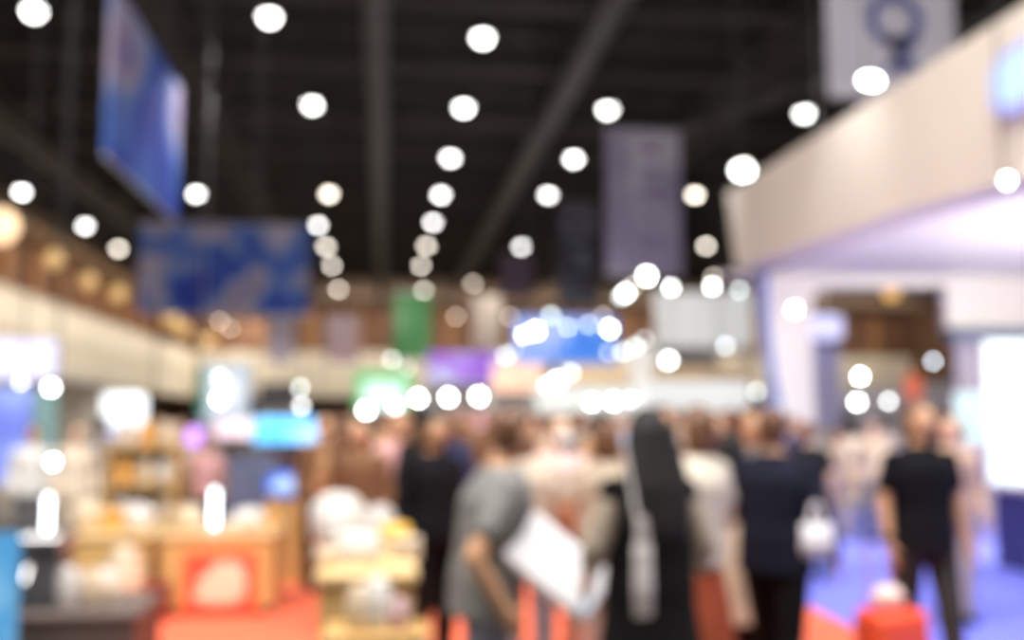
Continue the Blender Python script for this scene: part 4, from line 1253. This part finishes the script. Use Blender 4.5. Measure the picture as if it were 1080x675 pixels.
# --- the crowd: five prototypes, copied with their own clothes
palette = {'brown': (.16, .085, .045), 'black': (.014, .013, .015), 'cream': (.66, .56, .45), 'grey': (.20, .19, .19), 'tan': (.46, .29, .15), 'navy': (.03, .035, .08),
           'white': (.74, .72, .71), 'dark red': (.24, .04, .03), 'beige': (.52, .41, .30), 'olive': (.12, .11, .06), 'pale blue': (.40, .46, .58), 'rose': (.55, .30, .30)}
lows = {'black': (.014, .013, .015), 'brown': (.12, .07, .045), 'grey': (.16, .16, .17), 'denim': (.06, .09, .18), 'beige': (.45, .37, .29)}
protos = []
specs = [('short', 'long', 'trousers'), ('long', 'tshirt', 'trousers'), ('bob', 'long', 'skirt'), ('short', 'tshirt', 'trousers'), ('bun', 'long', 'trousers')]
crowd = [
    # px, Y, rz, H, proto, top, low, skin, where
    (342, 9.5, 20, 1.62, 0, 'brown', 'black', 'at the orange carpet strip near the kiosk'),
    (366, 8.2, 160, 1.60, 1, 'tan', 'brown', 'behind the white rounded cooker'),
    (381, 7.6, -20, 1.58, 2, 'brown', 'black', 'behind the amber lamp'),
    (415, 8.8, 30, 1.63, 3, 'rose', 'grey', 'behind the near counter, before the green edged stall'),
    (447, 8.4, 200, 1.66, 4, 'black', 'black', 'behind the near counter beside the person in black'),
    (366, 12.2, 5, 1.66, 3, 'cream', 'brown', 'under the cyan sign end light'),
    (378, 11.0, 40, 1.60, 4, 'beige', 'black', 'in the crowd below the green edged stall, first row'),
    (402, 12.5, 180, 1.64, 0, 'tan', 'grey', 'in the crowd right below the softer white spotlight'),
    (428, 11.6, -30, 1.68, 1, 'brown', 'denim', 'in the crowd below the first light of the even row'),
    (450, 10.4, 10, 1.62, 0, 'dark red', 'black', 'in the crowd below the large pale spotlight'),
    (474, 9.2, 190, 1.63, 2, 'navy', 'brown', 'in the crowd below the pink sign'),
    (496, 11.8, -15, 1.66, 3, 'brown', 'black', 'just left of the grey T-shirt man head'),
    (540, 12.2, 20, 1.67, 4, 'cream', 'grey', 'behind the grey T-shirt man head'),
    (566, 10.8, 170, 1.64, 0, 'beige', 'brown', 'behind the pale pink shirt shoulder'),
    (612, 12.4, 0, 1.66, 1, 'grey', 'denim', 'below the first canopy spotlight'),
    (634, 10.6, 185, 1.66, 3, 'tan', 'black', 'behind the long haired woman, on her far side'),
    (655, 13.8, 20, 1.62, 4, 'pale blue', 'grey', 'under the last canopy spotlight'),
    (700, 8.0, 10, 1.69, 0, 'brown', 'black', 'behind the cream blouse person'),
    (728, 9.8, 190, 1.68, 3, 'rose', 'brown', 'between the cream blouse person and the orange lit face'),
    (770, 8.6, 200, 1.66, 4, 'black', 'grey', 'behind the beige coat'),
    (790, 11.5, 0, 1.72, 1, 'brown', 'black', 'by the blue carpet edge below the azure light box'),
    (838, 12.6, 15, 1.60, 0, 'navy', 'black', 'in front of the curved white pillar'),
    (852, 9.5, 165, 1.54, 3, 'black', 'denim', 'beside the navy jacket shoulder'),
    (880, 12.6, 10, 1.44, 4, 'beige', 'beige', 'on the blue carpet, first of the cream clothed people'),
    (899, 13.4, 170, 1.56, 2, 'cream', 'beige', 'on the blue carpet, second of the cream clothed people'),
    (918, 12.2, -10, 1.50, 3, 'beige', 'grey', 'on the blue carpet, third of the cream clothed people'),
    (934, 14.0, 185, 1.60, 0, 'cream', 'black', 'on the blue carpet just left of the black T-shirt man'),
    (1012, 13.0, 20, 1.52, 1, 'white', 'grey', 'below the smaller cyan screen'),
    (82, 11.0, 30, 1.52, 4, 'cream', 'beige', 'behind the long wooden counter beneath the teal board'),
    (108, 12.2, 180, 1.60, 3, 'grey', 'black', 'behind the long wooden counter beneath the white lantern'),
    (36, 11.5, 10, 1.50, 0, 'white', 'grey', 'beside the first tube lamp'),
    (192, 13.9, -25, 1.55, 2, 'beige', 'brown', 'beneath the violet globe lamp'),
    (220, 11.6, 20, 1.40, 3, 'rose', 'grey', 'behind the poster counter, left of its tube lamp'),
    (196, 14.4, 190, 1.60, 1, 'tan', 'brown', 'far back beneath the violet globe lamp'),
    (345, 14.4, 170, 1.60, 0, 'beige', 'grey', 'just past the end of the cyan sign'),
    (168, 15.5, 0, 1.62, 0, 'brown', 'black', 'far behind the wooden shelf unit'),
    (360, 16.0, 0, 1.64, 2, 'black', 'grey', 'far back under the green edged stall'),
    (384, 18.0, 180, 1.66, 1, 'rose', 'black', 'far back below the brilliant stall spotlight'),
    (410, 17.0, 10, 1.68, 4, 'olive', 'brown', 'far back below the faint low spotlight'),
    (436, 16.0, 185, 1.64, 3, 'white', 'denim', 'far back left of the large pale spotlight'),
    (484, 16.6, 0, 1.66, 1, 'tan', 'black', 'far back directly under the pink sign'),
    (516, 15.0, 20, 1.70, 0, 'brown', 'brown', 'far back right of the pink sign'),
    (552, 16.8, 180, 1.66, 3, 'dark red', 'grey', 'far back under the dull peach spotlight'),
    (582, 15.4, 0, 1.66, 2, 'tan', 'black', 'far back under the canopy cluster'),
    (604, 17.4, 180, 1.68, 4, 'black', 'denim', 'far back between canopy lights'),
    (690, 14.6, 10, 1.68, 1, 'brown', 'grey', 'far back under the white stall corner'),
    (715, 15.4, 180, 1.70, 0, 'olive', 'black', 'far back under the low white stall spotlight, first'),
    (742, 14.4, 0, 1.70, 2, 'brown', 'brown', 'far back under the white stall counter'),
    (768, 15.6, 190, 1.68, 3, 'tan', 'grey', 'far back under the low white stall spotlight, second'),
]
hairs = [HAIRB, HAIRBR]
skins = [SKIN, SKIN2, SKIN3]
for i, (px, Y, rz, H, pi_, tc_, lc_, where) in enumerate(crowd):
    hs, tk, lk = specs[pi_]
    label = '%s top, %s %s, person %s' % (tc_, lc_, 'skirt' if lk == 'skirt' else 'trousers', where)
    label = 'person in %s top %s' % (tc_, where)
    tm = fab('crowd_' + tc_.replace(' ', '_'), palette[tc_])
    lm = fab('crowd_low_' + lc_, lows[lc_])
    if pi_ >= len(protos) or protos[pi_] is None:
        while len(protos) <= pi_:
            protos.append(None)
        protos[pi_] = person(label, ground(px, Y, .0105), math.radians(rz), 1.68, SKIN, hairs[i % 2], hs, (tk, tm), (lk, lm), voxel=.014, hem=.85, step=.08, group='visitors in the crowd')
        o = protos[pi_]
    else:
        o = dup(protos[pi_], ground(px, Y, .0105), math.radians(rz), label, 'visitors in the crowd',
                {'shirt': tm, 'jacket': tm, 'trousers': lm, 'skirt': lm, 'hair': hairs[(i * 7 + i // 3) % 2], 'body': skins[(i * 5) % 3]})
    s_ = H / 1.68
    o.scale = (s_, s_, s_)
